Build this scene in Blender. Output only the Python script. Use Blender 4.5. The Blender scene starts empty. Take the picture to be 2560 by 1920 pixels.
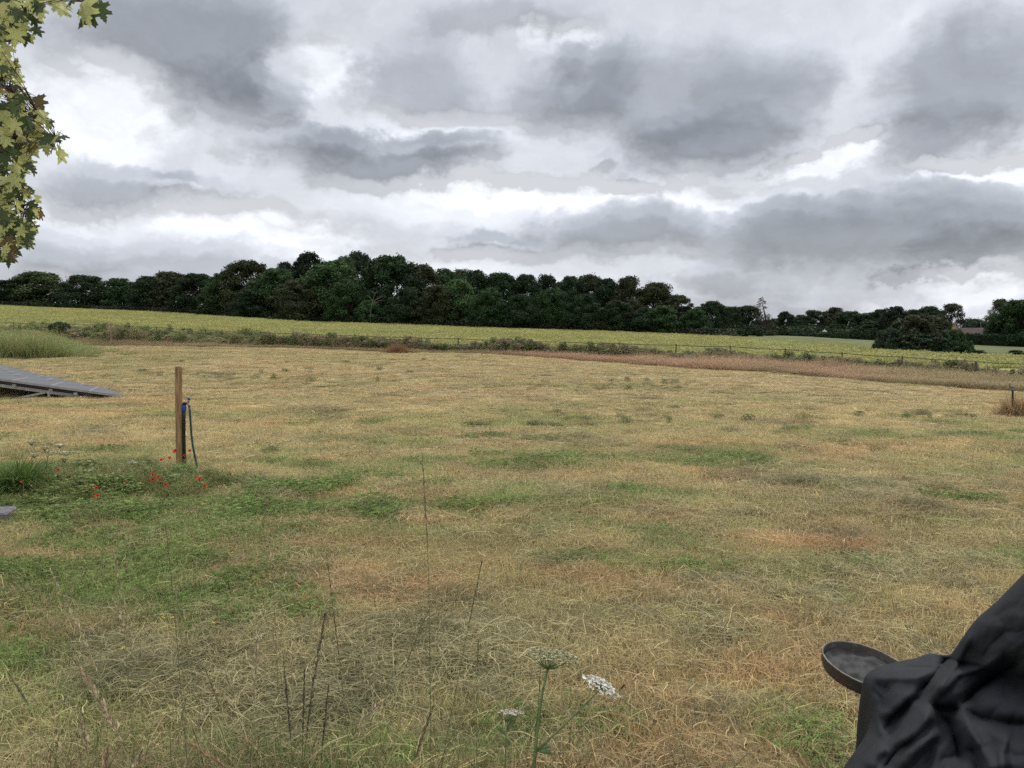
import bpy, math, random
import numpy as np
from mathutils import Vector, Matrix
random.seed(7); RNG = np.random.default_rng(11)
R = math.radians
SC = bpy.context.scene
COL = SC.collection

# ------------------------------------------------------------------ camera
F = 2009.0; CX, CY = 1280.0, 960.0; EYE = 1.6; PITCH = math.atan(120 / F)
cam_d = bpy.data.cameras.new('camera'); cam = bpy.data.objects.new('camera', cam_d); COL.objects.link(cam)
cam_d.sensor_width = 36; cam_d.lens = 36 * F / 2560; cam_d.clip_end = 5000; cam_d.clip_start = 0.05
cam.location = (0, 0, EYE); cam.rotation_euler = (math.pi / 2 - PITCH, 0, 0); SC.camera = cam
cp, sp = math.cos(PITCH), math.sin(PITCH)
def at(x, y, Y):
    """point of the place seen at photo position x, y (2560x1920) that lies Y metres ahead"""
    a = (x - CX) / F; b = -(y - CY) / F
    dy = cp + b * sp; dz = -sp + b * cp
    return Vector((a / dy * Y, Y, EYE + dz / dy * Y))
def pix(X, Y, Z):
    dz = Z - EYE; f = Y * cp - dz * sp; u = Y * sp + dz * cp
    f = np.maximum(f, .3)
    return CX + F * X / f, CY - F * u / f

# ------------------------------------------------------------------ noise
def _h(ix, iy, s):
    n = (ix.astype(np.int64) * 374761393 + iy.astype(np.int64) * 668265263 + s * 1442695041) & 0x7fffffff
    n = ((n ^ (n >> 13)) * 1274126177) & 0x7fffffff
    return ((n ^ (n >> 16)) & 0xffff) / 65535.0
def vnoise(x, y, s=0):
    ix = np.floor(x); iy = np.floor(y); fx = x - ix; fy = y - iy
    fx = fx * fx * (3 - 2 * fx); fy = fy * fy * (3 - 2 * fy)
    a = _h(ix, iy, s); b = _h(ix + 1, iy, s); c = _h(ix, iy + 1, s); d = _h(ix + 1, iy + 1, s)
    return (a * (1 - fx) + b * fx) * (1 - fy) + (c * (1 - fx) + d * fx) * fy
def fbm(x, y, s=0, o=4):
    x = np.asarray(x, float); y = np.asarray(y, float); v = 0; a = .5; t = 0
    for k in range(o):
        v = v + a * vnoise(x * 2 ** k + 17.3 * k, y * 2 ** k - 9.1 * k, s + k); t += a; a *= .55
    return v / t

# ------------------------------------------------------------------ terrain
KX = np.array([-900, 0, 300, 400, 500, 600, 700, 760, 1000, 1200, 1500, 1750, 1850, 1900, 1950, 2075, 2150, 2341, 2560, 3500.])
ED_R = np.interp(KX, [-900, 0, 300, 500, 700, 1000, 1200, 1500, 1750, 1900, 2075, 2195, 2341, 2500, 3500], [864, 866, 866, 868, 870, 880, 884, 906, 922, 931, 944, 954, 966, 978, 1050])
ED_D = np.interp(KX, [-900, 0, 700, 1200, 1500, 1750, 1900, 2150, 2560, 3500], [46, 46, 45, 42, 38, 33, 30, 27.5, 24, 14])
FE_R = np.interp(KX, [-900, 0, 300, 500, 700, 1000, 1200, 1516, 1750, 1900, 2176, 2461, 3500], [790, 806, 812, 826, 834, 844, 850, 859, 865, 870, 889, 906, 965])
FE_D = np.interp(KX, [-900, 0, 500, 1000, 1500, 1900, 2461, 3500], [55, 53, 51, 48, 45, 42, 36, 24])
CR_R = np.interp(KX, [-900, 0, 395, 500, 600, 700, 753, 1038, 1200, 1548, 1750, 1851, 1900, 2075, 2150, 2341, 2549, 3500], [748, 765, 782, 788, 794, 801, 807, 814, 819, 832, 840, 847, 852, 867, 874, 893, 899, 930])
CR_D = np.interp(KX, [-900, 0, 300, 500, 700, 1000, 1200, 1500, 1750, 1900, 2075, 2150, 2341, 2560, 3500], [215, 210, 200, 185, 165, 155, 150, 145, 140, 115, 90, 80, 66, 60, 50])
FR_R = np.interp(KX, [1750, 1850, 1950, 2075, 2150, 2341, 2560, 3500], [838, 841, 838, 845, 851, 859, 868, 890])
FENCE_H = 0.95
def zrow(row, D): return np.array([at(1280, r, d).z for r, d in zip(row, D)])
zE = zrow(ED_R, ED_D); zF = zrow(FE_R, FE_D) - FENCE_H; zC = zrow(CR_R, CR_D)
isR = np.clip((KX - 1750) / 100, 0, 1)
z5 = (zC + .15) * (1 - isR) + zrow(CR_R - 1, CR_D + 12) * isR
D6 = np.maximum(200, CR_D + 30)
z6 = (zC + .4) * (1 - isR) + zrow(FR_R, D6) * isR
KD = np.stack([KX * 0 - 60, KX * 0 + 11, ED_D, FE_D, CR_D, CR_D + 12, D6, D6 + 60, KX * 0 + 1500])
KZ = np.stack([KX * 0, KX * 0, zE, zF, zC, z5, z6, z6, z6 + 2])
TX = np.linspace(-900, 3500, 221)
TD = np.stack([np.interp(TX, KX, k) for k in KD]); TZ = np.stack([np.interp(TX, KX, k) for k in KZ])
def sm(A):
    k = np.ones(7) / 7; P = np.pad(A, ((0, 0), (3, 3)), 'edge'); return np.stack([np.convolve(r, k, 'valid') for r in P])
TD = sm(TD); TZ = sm(TZ)
SY = np.concatenate([np.linspace(-60, 10, 15), np.geomspace(11, 1500, 500)])
TAB = np.stack([np.interp(SY, TD[:, i], TZ[:, i]) for i in range(len(TX))])
def smy(A):
    k = np.hanning(13)[1:-1]; k /= k.sum(); P = np.pad(A, ((0, 0), (5, 5)), 'edge'); return np.stack([np.convolve(r, k, 'valid') for r in P])
TAB[:, :] = smy(TAB)
def colx(X, Y): return np.clip(CX + F * X / np.maximum(Y, 6), -900, 3500)
def hbase(X, Y):
    X = np.asarray(X, float); Y = np.asarray(Y, float)
    fx = (colx(X, Y) + 900) / 20; ix = np.clip(fx.astype(int), 0, 219); fx = fx - ix
    iy = np.clip(np.searchsorted(SY, Y) - 1, 0, len(SY) - 2); fy = np.clip((Y - SY[iy]) / (SY[iy + 1] - SY[iy]), 0, 1)
    return (TAB[ix, iy] * (1 - fx) + TAB[ix + 1, iy] * fx) * (1 - fy) + (TAB[ix, iy + 1] * (1 - fx) + TAB[ix + 1, iy + 1] * fx) * fy
def lay(k, X, Y): return np.interp(colx(X, Y), TX, TD[k])

def bump(v, e0=0., e1=1.):
    t = np.clip((v - e0) / (e1 - e0), 0, 1); return t * t * (3 - 2 * t)
def ell(px, py, L):
    v = 0
    for cx, cy, rx, ry, w in L:
        v = v + w * np.exp(-(((px - cx) / rx) ** 2 + ((py - cy) / ry) ** 2) * 1.2)
    return v
HAY = [(700, 1690, 470, 150, 1.1), (1120, 1610, 260, 90, .8), (350, 1640, 160, 60, .6), (640, 1225, 120, 35, .6), (1990, 1180, 190, 35, .7), (2330, 1240, 230, 35, .5), (2230, 1450, 220, 40, .5), (800, 1035, 120, 16, .6), (1330, 1095, 260, 14, .5), (2250, 1560, 200, 40, .3), (1900, 1480, 120, 30, .4), (1800, 1600, 200, 70, .3), (700, 1420, 70, 30, .4), (2370, 1400, 140, 40, .4)]
HEAPS = [(1270, 1085, 60, 5), (1340, 1095, 60, 6), (1440, 1120, 40, 6), (1640, 1135, 50, 8), (1700, 1140, 60, 9), (1860, 1185, 60, 10), (1980, 1215, 80, 11), (2060, 1165, 30, 6), (2230, 1215, 30, 7), (2440, 1225, 60, 9), (2330, 1275, 40, 8), (790, 1025, 50, 6), (850, 1035, 30, 5), (240, 1085, 40, 8), (650, 1590, 80, 18), (1055, 1568, 38, 26), (1045, 1572, 30, 20), (1180, 1480, 90, 16), (250, 1600, 70, 20), (1220, 1710, 60, 22), (900, 1750, 60, 26), (330, 1700, 60, 20), (1600, 1000, 50, 4), (1930, 1060, 50, 4), (2370, 1090, 30, 4), (2500, 1170, 60, 7), (520, 940, 40, 3), (1900, 1090, 60, 5), (900, 1140, 50, 7), (2100, 1330, 50, 9)]
def heap(X, Y):
    px, py = pix(X, Y, hbase(X, Y)); n = fbm(X * 3, Y * 3, 50, 3)
    return np.clip((fbm(X * 3.2, Y * 6.5, 52, 3) - .44) * 6, 0, 1) * np.clip(1.7 * ell(px + (n - .5) * 130, py + (fbm(X * 4, Y * 4, 52, 3) - .5) * 40 * np.clip(6 / np.maximum(Y, 1), .15, 1), [(a, b, c, d * 1.2, 1.) for a, b, c, d in HEAPS]), 0, 1)
def hgt(X, Y):
    """the real ground surface: terrain plus tussocks and hay heaps"""
    X = np.asarray(X, float); Y = np.asarray(Y, float)
    z = hbase(X, Y); m = np.clip((60 - Y) / 15, 0, 1)
    z = z + m * ((fbm(X * .5, Y * .5, 3, 3) - .5) * .10 + (fbm(X * 3.2, Y * 3.2, 9, 3) - .5) * .05)
    z = z + np.clip((Y - 60) / 40, 0, 1) * (fbm(X * .02, Y * .02, 5, 3) - .5) * .5
    return z + heap(X, Y) * .035 * np.clip((45 - Y) / 5, 0, 1)
def H(x, y): return float(hgt(np.array([x]), np.array([y]))[0])
def ground_at(px, py):
    Ys = np.geomspace(1.5, 320, 1500); a = at(px, py, 1.0)
    X = a.x * Ys; Z = EYE + (a.z - EYE) * Ys; h = hbase(X, Ys)
    i = int(np.argmax(Z < h)); return (float(X[i]), float(Ys[i]), H(X[i], Ys[i]))

# ------------------------------------------------------------------ colours
def srgb(r, g, b):
    f = lambda c: ((c / 255 + .055) / 1.055) ** 2.4 if c > 10 else c / 255 / 12.92
    return np.array([f(r), f(g), f(b)])
TAN = np.array([.41, .315, .18]); STRAW = np.array([.42, .335, .185]); RUST = np.array([.35, .225, .115])
GREEN = np.array([.125, .178, .05]); OLIVE = np.array([.27, .255, .105]); HAYC = np.array([.38, .33, .17]); DARKHAY = np.array([.10, .09, .05])
GRN = [(650, 1870, 620, 70, .55), (1500, 1560, 200, 30, .3), (330, 1460, 400, 120, 1.0), (60, 1500, 250, 150, .5), (300, 1240, 300, 60, .8), (60, 1180, 150, 60, .3), (800, 1245, 150, 45, .7), (720, 1150, 150, 40, .35), (1300, 1150, 220, 30, .4), (1220, 1290, 240, 35, .5), (960, 1330, 140, 40, .4), (1700, 1405, 260, 35, .65), (1650, 1230, 200, 22, .45), (60, 1900, 330, 60, .4), (1300, 1850, 330, 80, .55), (2010, 1840, 190, 90, .6), (360, 905, 170, 22, .8), (1520, 1050, 330, 18, .45), (2320, 1046, 90, 9, .7), (1820, 1130, 170, 20, .4), (2150, 1200, 300, 18, .3), (1560, 968, 240, 10, .5), (2150, 1400, 120, 40, .3), (1650, 1540, 170, 35, .3), (1000, 1700, 200, 50, .3), (0, 930, 400, 40, .3), (600, 1290, 120, 30, .5), (2280, 1480, 130, 25, .4)]
RST = [(950, 1480, 330, 60, .7), (2180, 1345, 330, 40, .8), (1300, 1370, 180, 25, .4), (1950, 1530, 230, 60, .6), (60, 1690, 200, 90, .8), (350, 1010, 420, 35, .6), (1560, 1170, 250, 22, .5), (1560, 1480, 260, 50, .6), (1250, 1240, 280, 16, .4), (1500, 1700, 230, 60, .5), (800, 950, 300, 20, .45), (2400, 1120, 200, 22, .3), (1850, 1700, 160, 60, .4), (2300, 1270, 200, 18, .5), (850, 1320, 120, 25, .5)]
def meadow(X, Y):
    px, py = pix(X, Y, hbase(X, Y))
    w = fbm(X * .9, Y * .9, 77, 4) - .5; far = np.clip((Y - 5) / 17, 0, 1)
    wx, wy = px + w * 260, py + (fbm(X * 1.1, Y * 1.1, 31, 4) - .5) * (90 - 70 * far)
    n1 = fbm(X * .35, Y * .8, 1, 5); n2 = fbm(X * 1.6, Y * 2.6, 2, 4); n3 = fbm(X * .5, Y * 1.1, 21, 5); n4 = fbm(X * .12, Y * .5, 44, 4)
    n5 = fbm(X * 4.5, Y * 5.5, 23, 3); near = 1 - far
    g = np.clip(ell(wx, wy, GRN) * 1.45 + (n1 - .50) * 2.6 + (n2 - .5) * 2.4 + (n5 - .5) * 1.8 * near + .10 * near, 0, 1)
    r = np.clip(ell(wx, wy, RST) * .9 + (n3 - .54) * 2.4 + (.5 - n2) * 1.6 + (n5 - .5) * 1.2 * near, 0, 1)
    hy = np.clip(ell(wx, wy, HAY) + (fbm(X * 2, Y * 3, 15, 3) - .55) * 1.0 * (1 - .5 * far), 0, 1)
    base = STRAW[None] * (1 - n4[:, None]) + OLIVE[None] * n4[:, None]
    base = base * (1 - far[:, None]) * .85 + (TAN * (1 - n4[:, None] * .8) + OLIVE * 1.15 * n4[:, None] * .8) * 1.08 * far[:, None]
    gg = (g * (1 - .35 * far))[:, None]
    c = base * (1 - gg) + (GREEN * (1 - far[:, None] * .6) + OLIVE * far[:, None] * .6) * gg
    rr = (r * (1 - .75 * g) * (1 - .45 * far))[:, None]; c = c * (1 - rr) + RUST * (1 + .3 * far[:, None]) * rr
    hh = (hy * .8)[:, None]; c = c * (1 - hh) + HAYC * (.8 + .4 * n2[:, None]) * hh
    hp = (heap(X, Y) * (.35 + .4 * n2))[:, None]; hp = np.clip(hp, 0, 1); c = c * (1 - hp) + DARKHAY * hp
    c = c * (.50 + 1.0 * fbm(X * 4, Y * 6, 8, 3))[:, None]
    return c, g, r, hy

# ------------------------------------------------------------------ material helpers
def newmat(name):
    m = bpy.data.materials.new(name); m.use_nodes = True; nt = m.node_tree
    for n in list(nt.nodes): nt.nodes.remove(n)
    return m, nt
class NB:
    def __init__(s, nt): s.nt = nt
    def n(s, typ, **kw):
        nd = s.nt.nodes.new(typ)
        ins = kw.pop('ins', {})
        for k, v in kw.items(): setattr(nd, k, v)
        for k, v in ins.items():
            if hasattr(v, 'is_output'): s.nt.links.new(v, nd.inputs[k])
            else: nd.inputs[k].default_value = v
        return nd
    def math(s, op, a, b=0., c=None, clamp=False):
        ins = {0: a, 1: b}
        if c is not None: ins[2] = c
        return s.n('ShaderNodeMath', operation=op, use_clamp=clamp, ins=ins).outputs[0]
    def vmath(s, op, a, b=(0, 0, 0)):
        nd = s.n('ShaderNodeVectorMath', operation=op, ins={0: a, 1: b}); return nd.outputs['Value'] if op in ('LENGTH', 'DOT_PRODUCT', 'DISTANCE') else nd.outputs[0]
    def mix(s, f, a, b, blend='MIX'):
        nd = s.n('ShaderNodeMix', data_type='RGBA', blend_type=blend); i = nd.inputs
        for k, v in ((0, f), (6, a), (7, b)):
            if hasattr(v, 'is_output'): s.nt.links.new(v, i[k])
            else: i[k].default_value = (*v, 1) if (k > 0 and len(v) == 3) else v
        return nd.outputs[2]
    def noise(s, vec, scale, detail=3., rough=.55, dist=0., dims='3D'):
        ins = {'Scale': scale, 'Detail': detail, 'Roughness': rough, 'Distortion': dist}
        if vec is not None: ins['Vector'] = vec
        return s.n('ShaderNodeTexNoise', noise_dimensions=dims, ins=ins)
    def mr(s, v, a, b, c=0., d=1., smooth=True):
        return s.n('ShaderNodeMapRange', interpolation_type='SMOOTHSTEP' if smooth else 'LINEAR', ins={0: v, 1: a, 2: b, 3: c, 4: d}).outputs[0]
    def out(s, sh, disp=None):
        o = s.n('ShaderNodeOutputMaterial'); s.nt.links.new(sh, o.inputs[0])
    def bsdf(s, col, rough=.7, spec=.3, bump=None, strength=.4, dist=.01, metal=0.):
        ins = {'Base Color': (*col, 1) if isinstance(col, (tuple, np.ndarray)) and len(col) == 3 else col, 'Roughness': rough, 'Specular IOR Level': spec, 'Metallic': metal}
        if bump is not None: ins['Normal'] = s.n('ShaderNodeBump', ins={'Strength': strength, 'Distance': dist, 'Height': bump}).outputs[0]
        return s.n('ShaderNodeBsdfPrincipled', ins=ins).outputs[0]
def simple(name, col, rough=.7, spec=.3, var=.25, scale=20., metal=0., bmp=.3, dist=.003):
    m, nt = newmat(name); b = NB(nt); tc = b.n('ShaderNodeTexCoord').outputs['Object']
    n = b.noise(tc, scale, 5.).outputs[0]; c = b.mix(b.mr(n, .3, .7), tuple(np.array(col) * (1 - var)), tuple(np.minimum(1, np.array(col) * (1 + var))))
    b.out(b.bsdf(c, rough, spec, n, bmp, dist, metal)); return m
def foliage(name, mode='INSTANCER', alt=(.3, .25, .12), altp=.15, trans=.25, var=.5, rough=.65, spec=.15, gain=1.):
    """leaf or blade material; colour from the tint of its plant times a per-leaf variation"""
    m, nt = newmat(name); b = NB(nt)
    if mode == 'OBJECT': tint = b.n('ShaderNodeObjectInfo').outputs['Color']
    else: tint = b.n('ShaderNodeAttribute', attribute_type='INSTANCER', attribute_name='tint').outputs['Color']
    r = b.n('ShaderNodeAttribute', attribute_type='GEOMETRY', attribute_name='rnd').outputs['Fac']
    r2 = b.n('ShaderNodeAttribute', attribute_type='GEOMETRY', attribute_name='rnd2').outputs['Fac']
    c = b.mix(b.math('LESS_THAN', r2, altp), tint, alt)
    k = b.math('MULTIPLY_ADD', r, var * 2 * gain, (1 - var) * gain)
    c = b.mix(1., c, b.n('ShaderNodeCombineColor', ins={0: k, 1: k, 2: k}).outputs[0], 'MULTIPLY')
    d = b.bsdf(c, rough, spec)
    if trans > 0:
        t = b.n('ShaderNodeBsdfTranslucent', ins={'Color': c}).outputs[0]
        d = b.n('ShaderNodeMixShader', ins={0: trans, 1: d, 2: t}).outputs[0]
    b.out(d); return m

# ------------------------------------------------------------------ mesh helpers
def npmesh(name, V, Q=None, T=None, attrs=None, mat=None, smooth=False, uv=None):
    me = bpy.data.meshes.new(name); V = np.asarray(V, np.float32)
    me.vertices.add(len(V)); me.vertices.foreach_set('co', V.ravel())
    fs = []; tot = []
    if Q is not None and len(Q): fs.append(np.asarray(Q, np.int32).ravel()); tot.append(np.full(len(Q), 4, np.int32))
    if T is not None and len(T): fs.append(np.asarray(T, np.int32).ravel()); tot.append(np.full(len(T), 3, np.int32))
    if fs:
        L = np.concatenate(fs); tt = np.concatenate(tot); st = np.concatenate([[0], np.cumsum(tt)[:-1]]).astype(np.int32)
        me.loops.add(len(L)); me.loops.foreach_set('vertex_index', L)
        me.polygons.add(len(tt)); me.polygons.foreach_set('loop_start', st); me.polygons.foreach_set('loop_total', tt)
        me.polygons.foreach_set('use_smooth', np.full(len(tt), smooth))
    for k, a in (attrs or {}).items():
        a = np.asarray(a)
        if a.ndim == 2 and k == 'tint':
            at_ = me.attributes.new(k, 'FLOAT_COLOR', 'POINT'); at_.data.foreach_set('color', np.concatenate([a, np.ones((len(a), 1))], 1).astype(np.float32).ravel())
        elif a.ndim == 2:
            at_ = me.attributes.new(k, 'FLOAT_VECTOR', 'POINT'); at_.data.foreach_set('vector', a.astype(np.float32).ravel())
        elif a.dtype.kind == 'i':
            at_ = me.attributes.new(k, 'INT', 'POINT'); at_.data.foreach_set('value', a.astype(np.int32))
        else:
            at_ = me.attributes.new(k, 'FLOAT', 'POINT'); at_.data.foreach_set('value', a.astype(np.float32))
    if mat is not None: me.materials.append(mat)
    me.update(); me.validate(); return me
class MB:
    """collects pieces of ONE mesh"""
    def __init__(s): s.V = []; s.Q = []; s.T = []; s.n = 0; s.r = []; s.r2 = []
    def add(s, V, Q=(), T=(), rnd=None, rnd2=None):
        V = np.asarray(V, float).reshape(-1, 3); s.V.append(V)
        if len(Q): s.Q.append(np.asarray(Q, int) + s.n)
        if len(T): s.T.append(np.asarray(T, int) + s.n)
        s.r.append(np.full(len(V), random.random() if rnd is None else rnd) if np.ndim(rnd) == 0 else rnd)
        s.r2.append(np.full(len(V), random.random() if rnd2 is None else rnd2) if np.ndim(rnd2) == 0 else rnd2)
        s.n += len(V)
    def box(s, c, size, rot=None, bev=0.):
        c = np.array(c, float); h = np.array(size, float) / 2
        if bev <= 0:
            P = np.array([(x, y, z) for z in (-1, 1) for y in (-1, 1) for x in (-1, 1)]) * h
            Q = [(0, 2, 3, 1), (4, 5, 7, 6), (0, 1, 5, 4), (2, 6, 7, 3), (0, 4, 6, 2), (1, 3, 7, 5)]
        else:
            P = []; Q = []
            for z, e in ((-h[2], bev), (-h[2] + bev, 0), (h[2] - bev, 0), (h[2], bev)):
                X, Y = h[0] - e, h[1] - e; bb = bev
                P += [(-X + bb, -Y, z), (X - bb, -Y, z), (X, -Y + bb, z), (X, Y - bb, z), (X - bb, Y, z), (-X + bb, Y, z), (-X, Y - bb, z), (-X, -Y + bb, z)]
            for k in range(3):
                for i in range(8): Q.append((k * 8 + i, k * 8 + (i + 1) % 8, k * 8 + 8 + (i + 1) % 8, k * 8 + 8 + i))
            for o, rv in ((0, True), (24, False)):
                for q in ((0, 1, 2, 7), (7, 2, 3, 6), (6, 3, 4, 5)): q = tuple(o + i for i in q); Q.append(q[::-1] if rv else q)
            P = np.array(P)
        if rot is not None: P = P @ np.array(rot.to_3x3() if hasattr(rot, 'to_3x3') else rot).T
        s.add(P + c, Q)
    def bar(s, a, b, w, t=None):
        a = Vector(a); b = Vector(b); d = b - a; q = d.to_track_quat('Z', 'Y').to_matrix()
        s.box((a + b) / 2, (w, t or w, d.length), q)
    def tube(s, pts, rad, sides=8, cap=True, rnd=None):
        pts = [Vector(p) for p in pts]; n = len(pts); rad = rad if hasattr(rad, '__len__') else [rad] * n
        V = []; Q = []; T = []; up = None
        for i, p in enumerate(pts):
            d = (pts[min(i + 1, n - 1)] - pts[max(i - 1, 0)]).normalized()
            if up is None: up = d.orthogonal().normalized()
            up = (up - d * up.dot(d)); up = up.normalized() if up.length > 1e-6 else d.orthogonal().normalized()
            w = d.cross(up)
            for k in range(sides):
                a = 2 * math.pi * k / sides; V.append(p + (up * math.cos(a) + w * math.sin(a)) * rad[i])
        for i in range(n - 1):
            for k in range(sides): k2 = (k + 1) % sides; Q.append((i * sides + k, i * sides + k2, (i + 1) * sides + k2, (i + 1) * sides + k))
        if cap:
            V.append(pts[0]); V.append(pts[-1]); m = n * sides
            for k in range(sides): k2 = (k + 1) % sides; T += [(m, k2, k), (m + 1, (n - 1) * sides + k, (n - 1) * sides + k2)]
        s.add([tuple(v) for v in V], Q, T, rnd)
    def lathe(s, prof, M=None, seg=32, jit=0.):
        V = []; Q = []
        for r, z in prof:
            for k in range(seg): a = 2 * math.pi * k / seg; V.append((r * math.cos(a), r * math.sin(a), z))
        for i in range(len(prof) - 1):
            for k in range(seg): k2 = (k + 1) % seg; Q.append((i * seg + k, i * seg + k2, (i + 1) * seg + k2, (i + 1) * seg + k))
        V = np.array(V)
        if M is not None: V = V @ np.array(M.to_3x3()).T + np.array(M.translation)
        s.add(V, Q)
    def mesh(s, name, mat=None, smooth=False):
        return npmesh(name, np.concatenate(s.V), np.concatenate(s.Q) if s.Q else None, np.concatenate(s.T) if s.T else None, {'rnd': np.concatenate(s.r), 'rnd2': np.concatenate(s.r2)}, mat, smooth)
    def build(s, name, mat, parent=None, smooth=False, label=None, cat=None, group=None, kind=None, origin=None):
        if origin is not None: s.V = [v - np.array(origin) for v in s.V]
        return obj(name, s.mesh(name, mat, smooth), parent, label, cat, group, kind, loc=origin)
def obj(name, me, parent=None, label=None, cat=None, group=None, kind=None, loc=None):
    o = bpy.data.objects.new(name, me); COL.objects.link(o); o.parent = parent
    if loc is not None: o.location = loc
    tag(o, label, cat, group, kind); return o
def tag(o, label=None, cat=None, group=None, kind=None):
    for k, v in (('label', label), ('category', cat), ('group', group), ('kind', kind)):
        if v: o[k] = v
def empty(name, loc=(0, 0, 0), label=None, cat=None, group=None, rz=0):
    o = bpy.data.objects.new(name, None); COL.objects.link(o); o.location = loc; o.rotation_euler.z = rz
    o.empty_display_size = .1; tag(o, label, cat, group); return o
def copy_tree(o, parent=None):
    c = o.copy(); COL.objects.link(c); c.parent = parent
    for ch in list(o.children): copy_tree(ch, c)
    return c

# ------------------------------------------------------------------ ground sheets
def sheet_material(name, attr=True, col=(.2, .2, .1), dark=.55, s1=60., s2=9., bd=.02, stretch=1.):
    m, nt = newmat(name); b = NB(nt); pos = b.n('ShaderNodeNewGeometry').outputs['Position']
    if stretch != 1.: pos = b.vmath('MULTIPLY', pos, (1 / stretch, 1, 1))
    c = b.n('ShaderNodeAttribute', attribute_type='GEOMETRY', attribute_name='tint').outputs['Color'] if attr else (*col, 1)
    n1 = b.noise(pos, s1, 6., .7).outputs[0]; n2 = b.noise(pos, s2, 5., .65).outputs[0]
    k = b.math('MULTIPLY', b.mr(n1, .3, .7, dark, 1.25), b.mr(n2, .3, .7, .8, 1.2))
    cc = b.mix(1., c, b.n('ShaderNodeCombineColor', ins={0: k, 1: k, 2: k}).outputs[0], 'MULTIPLY')
    b.out(b.bsdf(cc, .9, .1, b.math('ADD', n1, n2), .7, bd)); return m
def sheet(name, k0, k1, rows, tl, mat, colf, y0=None, geo=False):
    t = np.linspace(-tl, tl, 520)
    u = np.linspace(0, 1, rows)
    Tt, U = np.meshgrid(t, u); Y = np.full_like(Tt, 30.)
    for _ in range(14):
        X = Tt * (Y + 6); d0 = lay(k0, X, Y) if y0 is None else np.full_like(Y, y0); d1 = lay(k1, X, Y)
        Yn = ((d0 + 14) * ((d1 + 14) / (d0 + 14)) ** U - 14) if geo else d0 + (d1 - d0) * U
        Y = .5 * Y + .5 * Yn
    X = Tt * (Y + 6)
    Xf, Yf = X.ravel(), Y.ravel(); Z = hgt(Xf, Yf); n = len(t)
    i = np.arange((rows - 1) * (n - 1)); a = (i // (n - 1)) * n + i % (n - 1)
    Q = np.stack([a, a + 1, a + n + 1, a + n], 1)
    o = obj(name, npmesh(name, np.stack([Xf, Yf, Z], 1), Q, None, {'tint': colf(Xf, Yf)}, mat, True), kind='structure')
    return o
def crop_col(X, Y):
    n = fbm(X * .06, Y * .1, 5, 4); m = fbm(X * .5, Y * .5, 6, 3)
    a = np.array([.36, .335, .12]); b = np.array([.24, .285, .105]); edge = np.clip((lay(3, X, Y) + 9 - Y) / 7, 0, 1)
    f = np.clip((n - .35) * 1.6 + edge * .6, 0, 1)[:, None]
    return (a * (1 - f) + b * f) * (.8 + .4 * m[:, None])
def past_col(X, Y):
    n = fbm(X * .05, Y * .05, 25, 4)[:, None]; m = fbm(X * .4, Y * .3, 26, 3)[:, None]
    return (np.array([.08, .10, .042]) * (1 - n) + np.array([.15, .155, .065]) * n) * (.55 + .9 * m)
def rough_col(X, Y):
    n = fbm(X * .3, Y * .3, 35, 4)[:, None]
    return np.array([.30, .23, .12]) * (1 - n) + np.array([.18, .18, .08]) * n
m_mead = sheet_material('meadow_thatch', dark=.38)
sheet('mown_field', 1, 2, 620, 1.25, m_mead, lambda X, Y: meadow(X, Y)[0] * .8, y0=-8., geo=True)
sheet('rough_margin', 2, 3, 30, 1.25, sheet_material('rough_ground', s1=30.), rough_col)
sheet('crop_field', 3, 4, 220, 1.25, sheet_material('crop_ground', s1=5., s2=1.2, dark=.7, bd=.05, stretch=2.), crop_col)
sheet('pasture', 4, 6, 90, 1.25, sheet_material('pasture_ground', s1=4., s2=.8, dark=.75, bd=.04, stretch=2.), past_col)
sheet('far_land', 6, 8, 60, 1.25, sheet_material('far_ground', s1=3., s2=.3, dark=.7), lambda X, Y: past_col(X, Y) * .6, geo=True)

# ------------------------------------------------------------------ scatter (ground cover only)
def scatter(name, P, idx, rot, scl, tint, protos, label, cat, kind='stuff'):
    me = npmesh(name, P, attrs={'pidx': idx.astype(np.int32), 'rot': rot, 'scl': scl, 'tint': tint})
    o = obj(name, me, label=label, cat=cat, kind=kind)
    pc = bpy.data.collections.new(name + '_kinds')
    for i, pm in enumerate(protos):
        po = bpy.data.objects.new('%s_kind_%02d' % (name, i), pm); pc.objects.link(po)
    ng = bpy.data.node_groups.new(name + '_spread', 'GeometryNodeTree')
    ng.interface.new_socket('Geometry', in_out='INPUT', socket_type='NodeSocketGeometry'); ng.interface.new_socket('Geometry', in_out='OUTPUT', socket_type='NodeSocketGeometry')
    N = ng.nodes.new; L = ng.links.new
    gi = N('NodeGroupInput'); go = N('NodeGroupOutput'); ci = N('GeometryNodeCollectionInfo'); ci.inputs[0].default_value = pc; ci.inputs[1].default_value = True; ci.inputs[2].default_value = True
    ip = N('GeometryNodeInstanceOnPoints'); ip.inputs['Pick Instance'].default_value = True
    def na(k, t):
        a = N('GeometryNodeInputNamedAttribute'); a.data_type = t; a.inputs[0].default_value = k; return a.outputs['Attribute']
    er = N('FunctionNodeEulerToRotation'); L(na('rot', 'FLOAT_VECTOR'), er.inputs[0])
    L(gi.outputs[0], ip.inputs['Points']); L(ci.outputs[0], ip.inputs['Instance']); L(na('pidx', 'INT'), ip.inputs['Instance Index'])
    L(er.outputs[0], ip.inputs['Rotation']); L(na('scl', 'FLOAT_VECTOR'), ip.inputs['Scale']); L(ip.outputs[0], go.inputs[0])
    md = o.modifiers.new('spread', 'NODES'); md.node_group = ng
    return o
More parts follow.
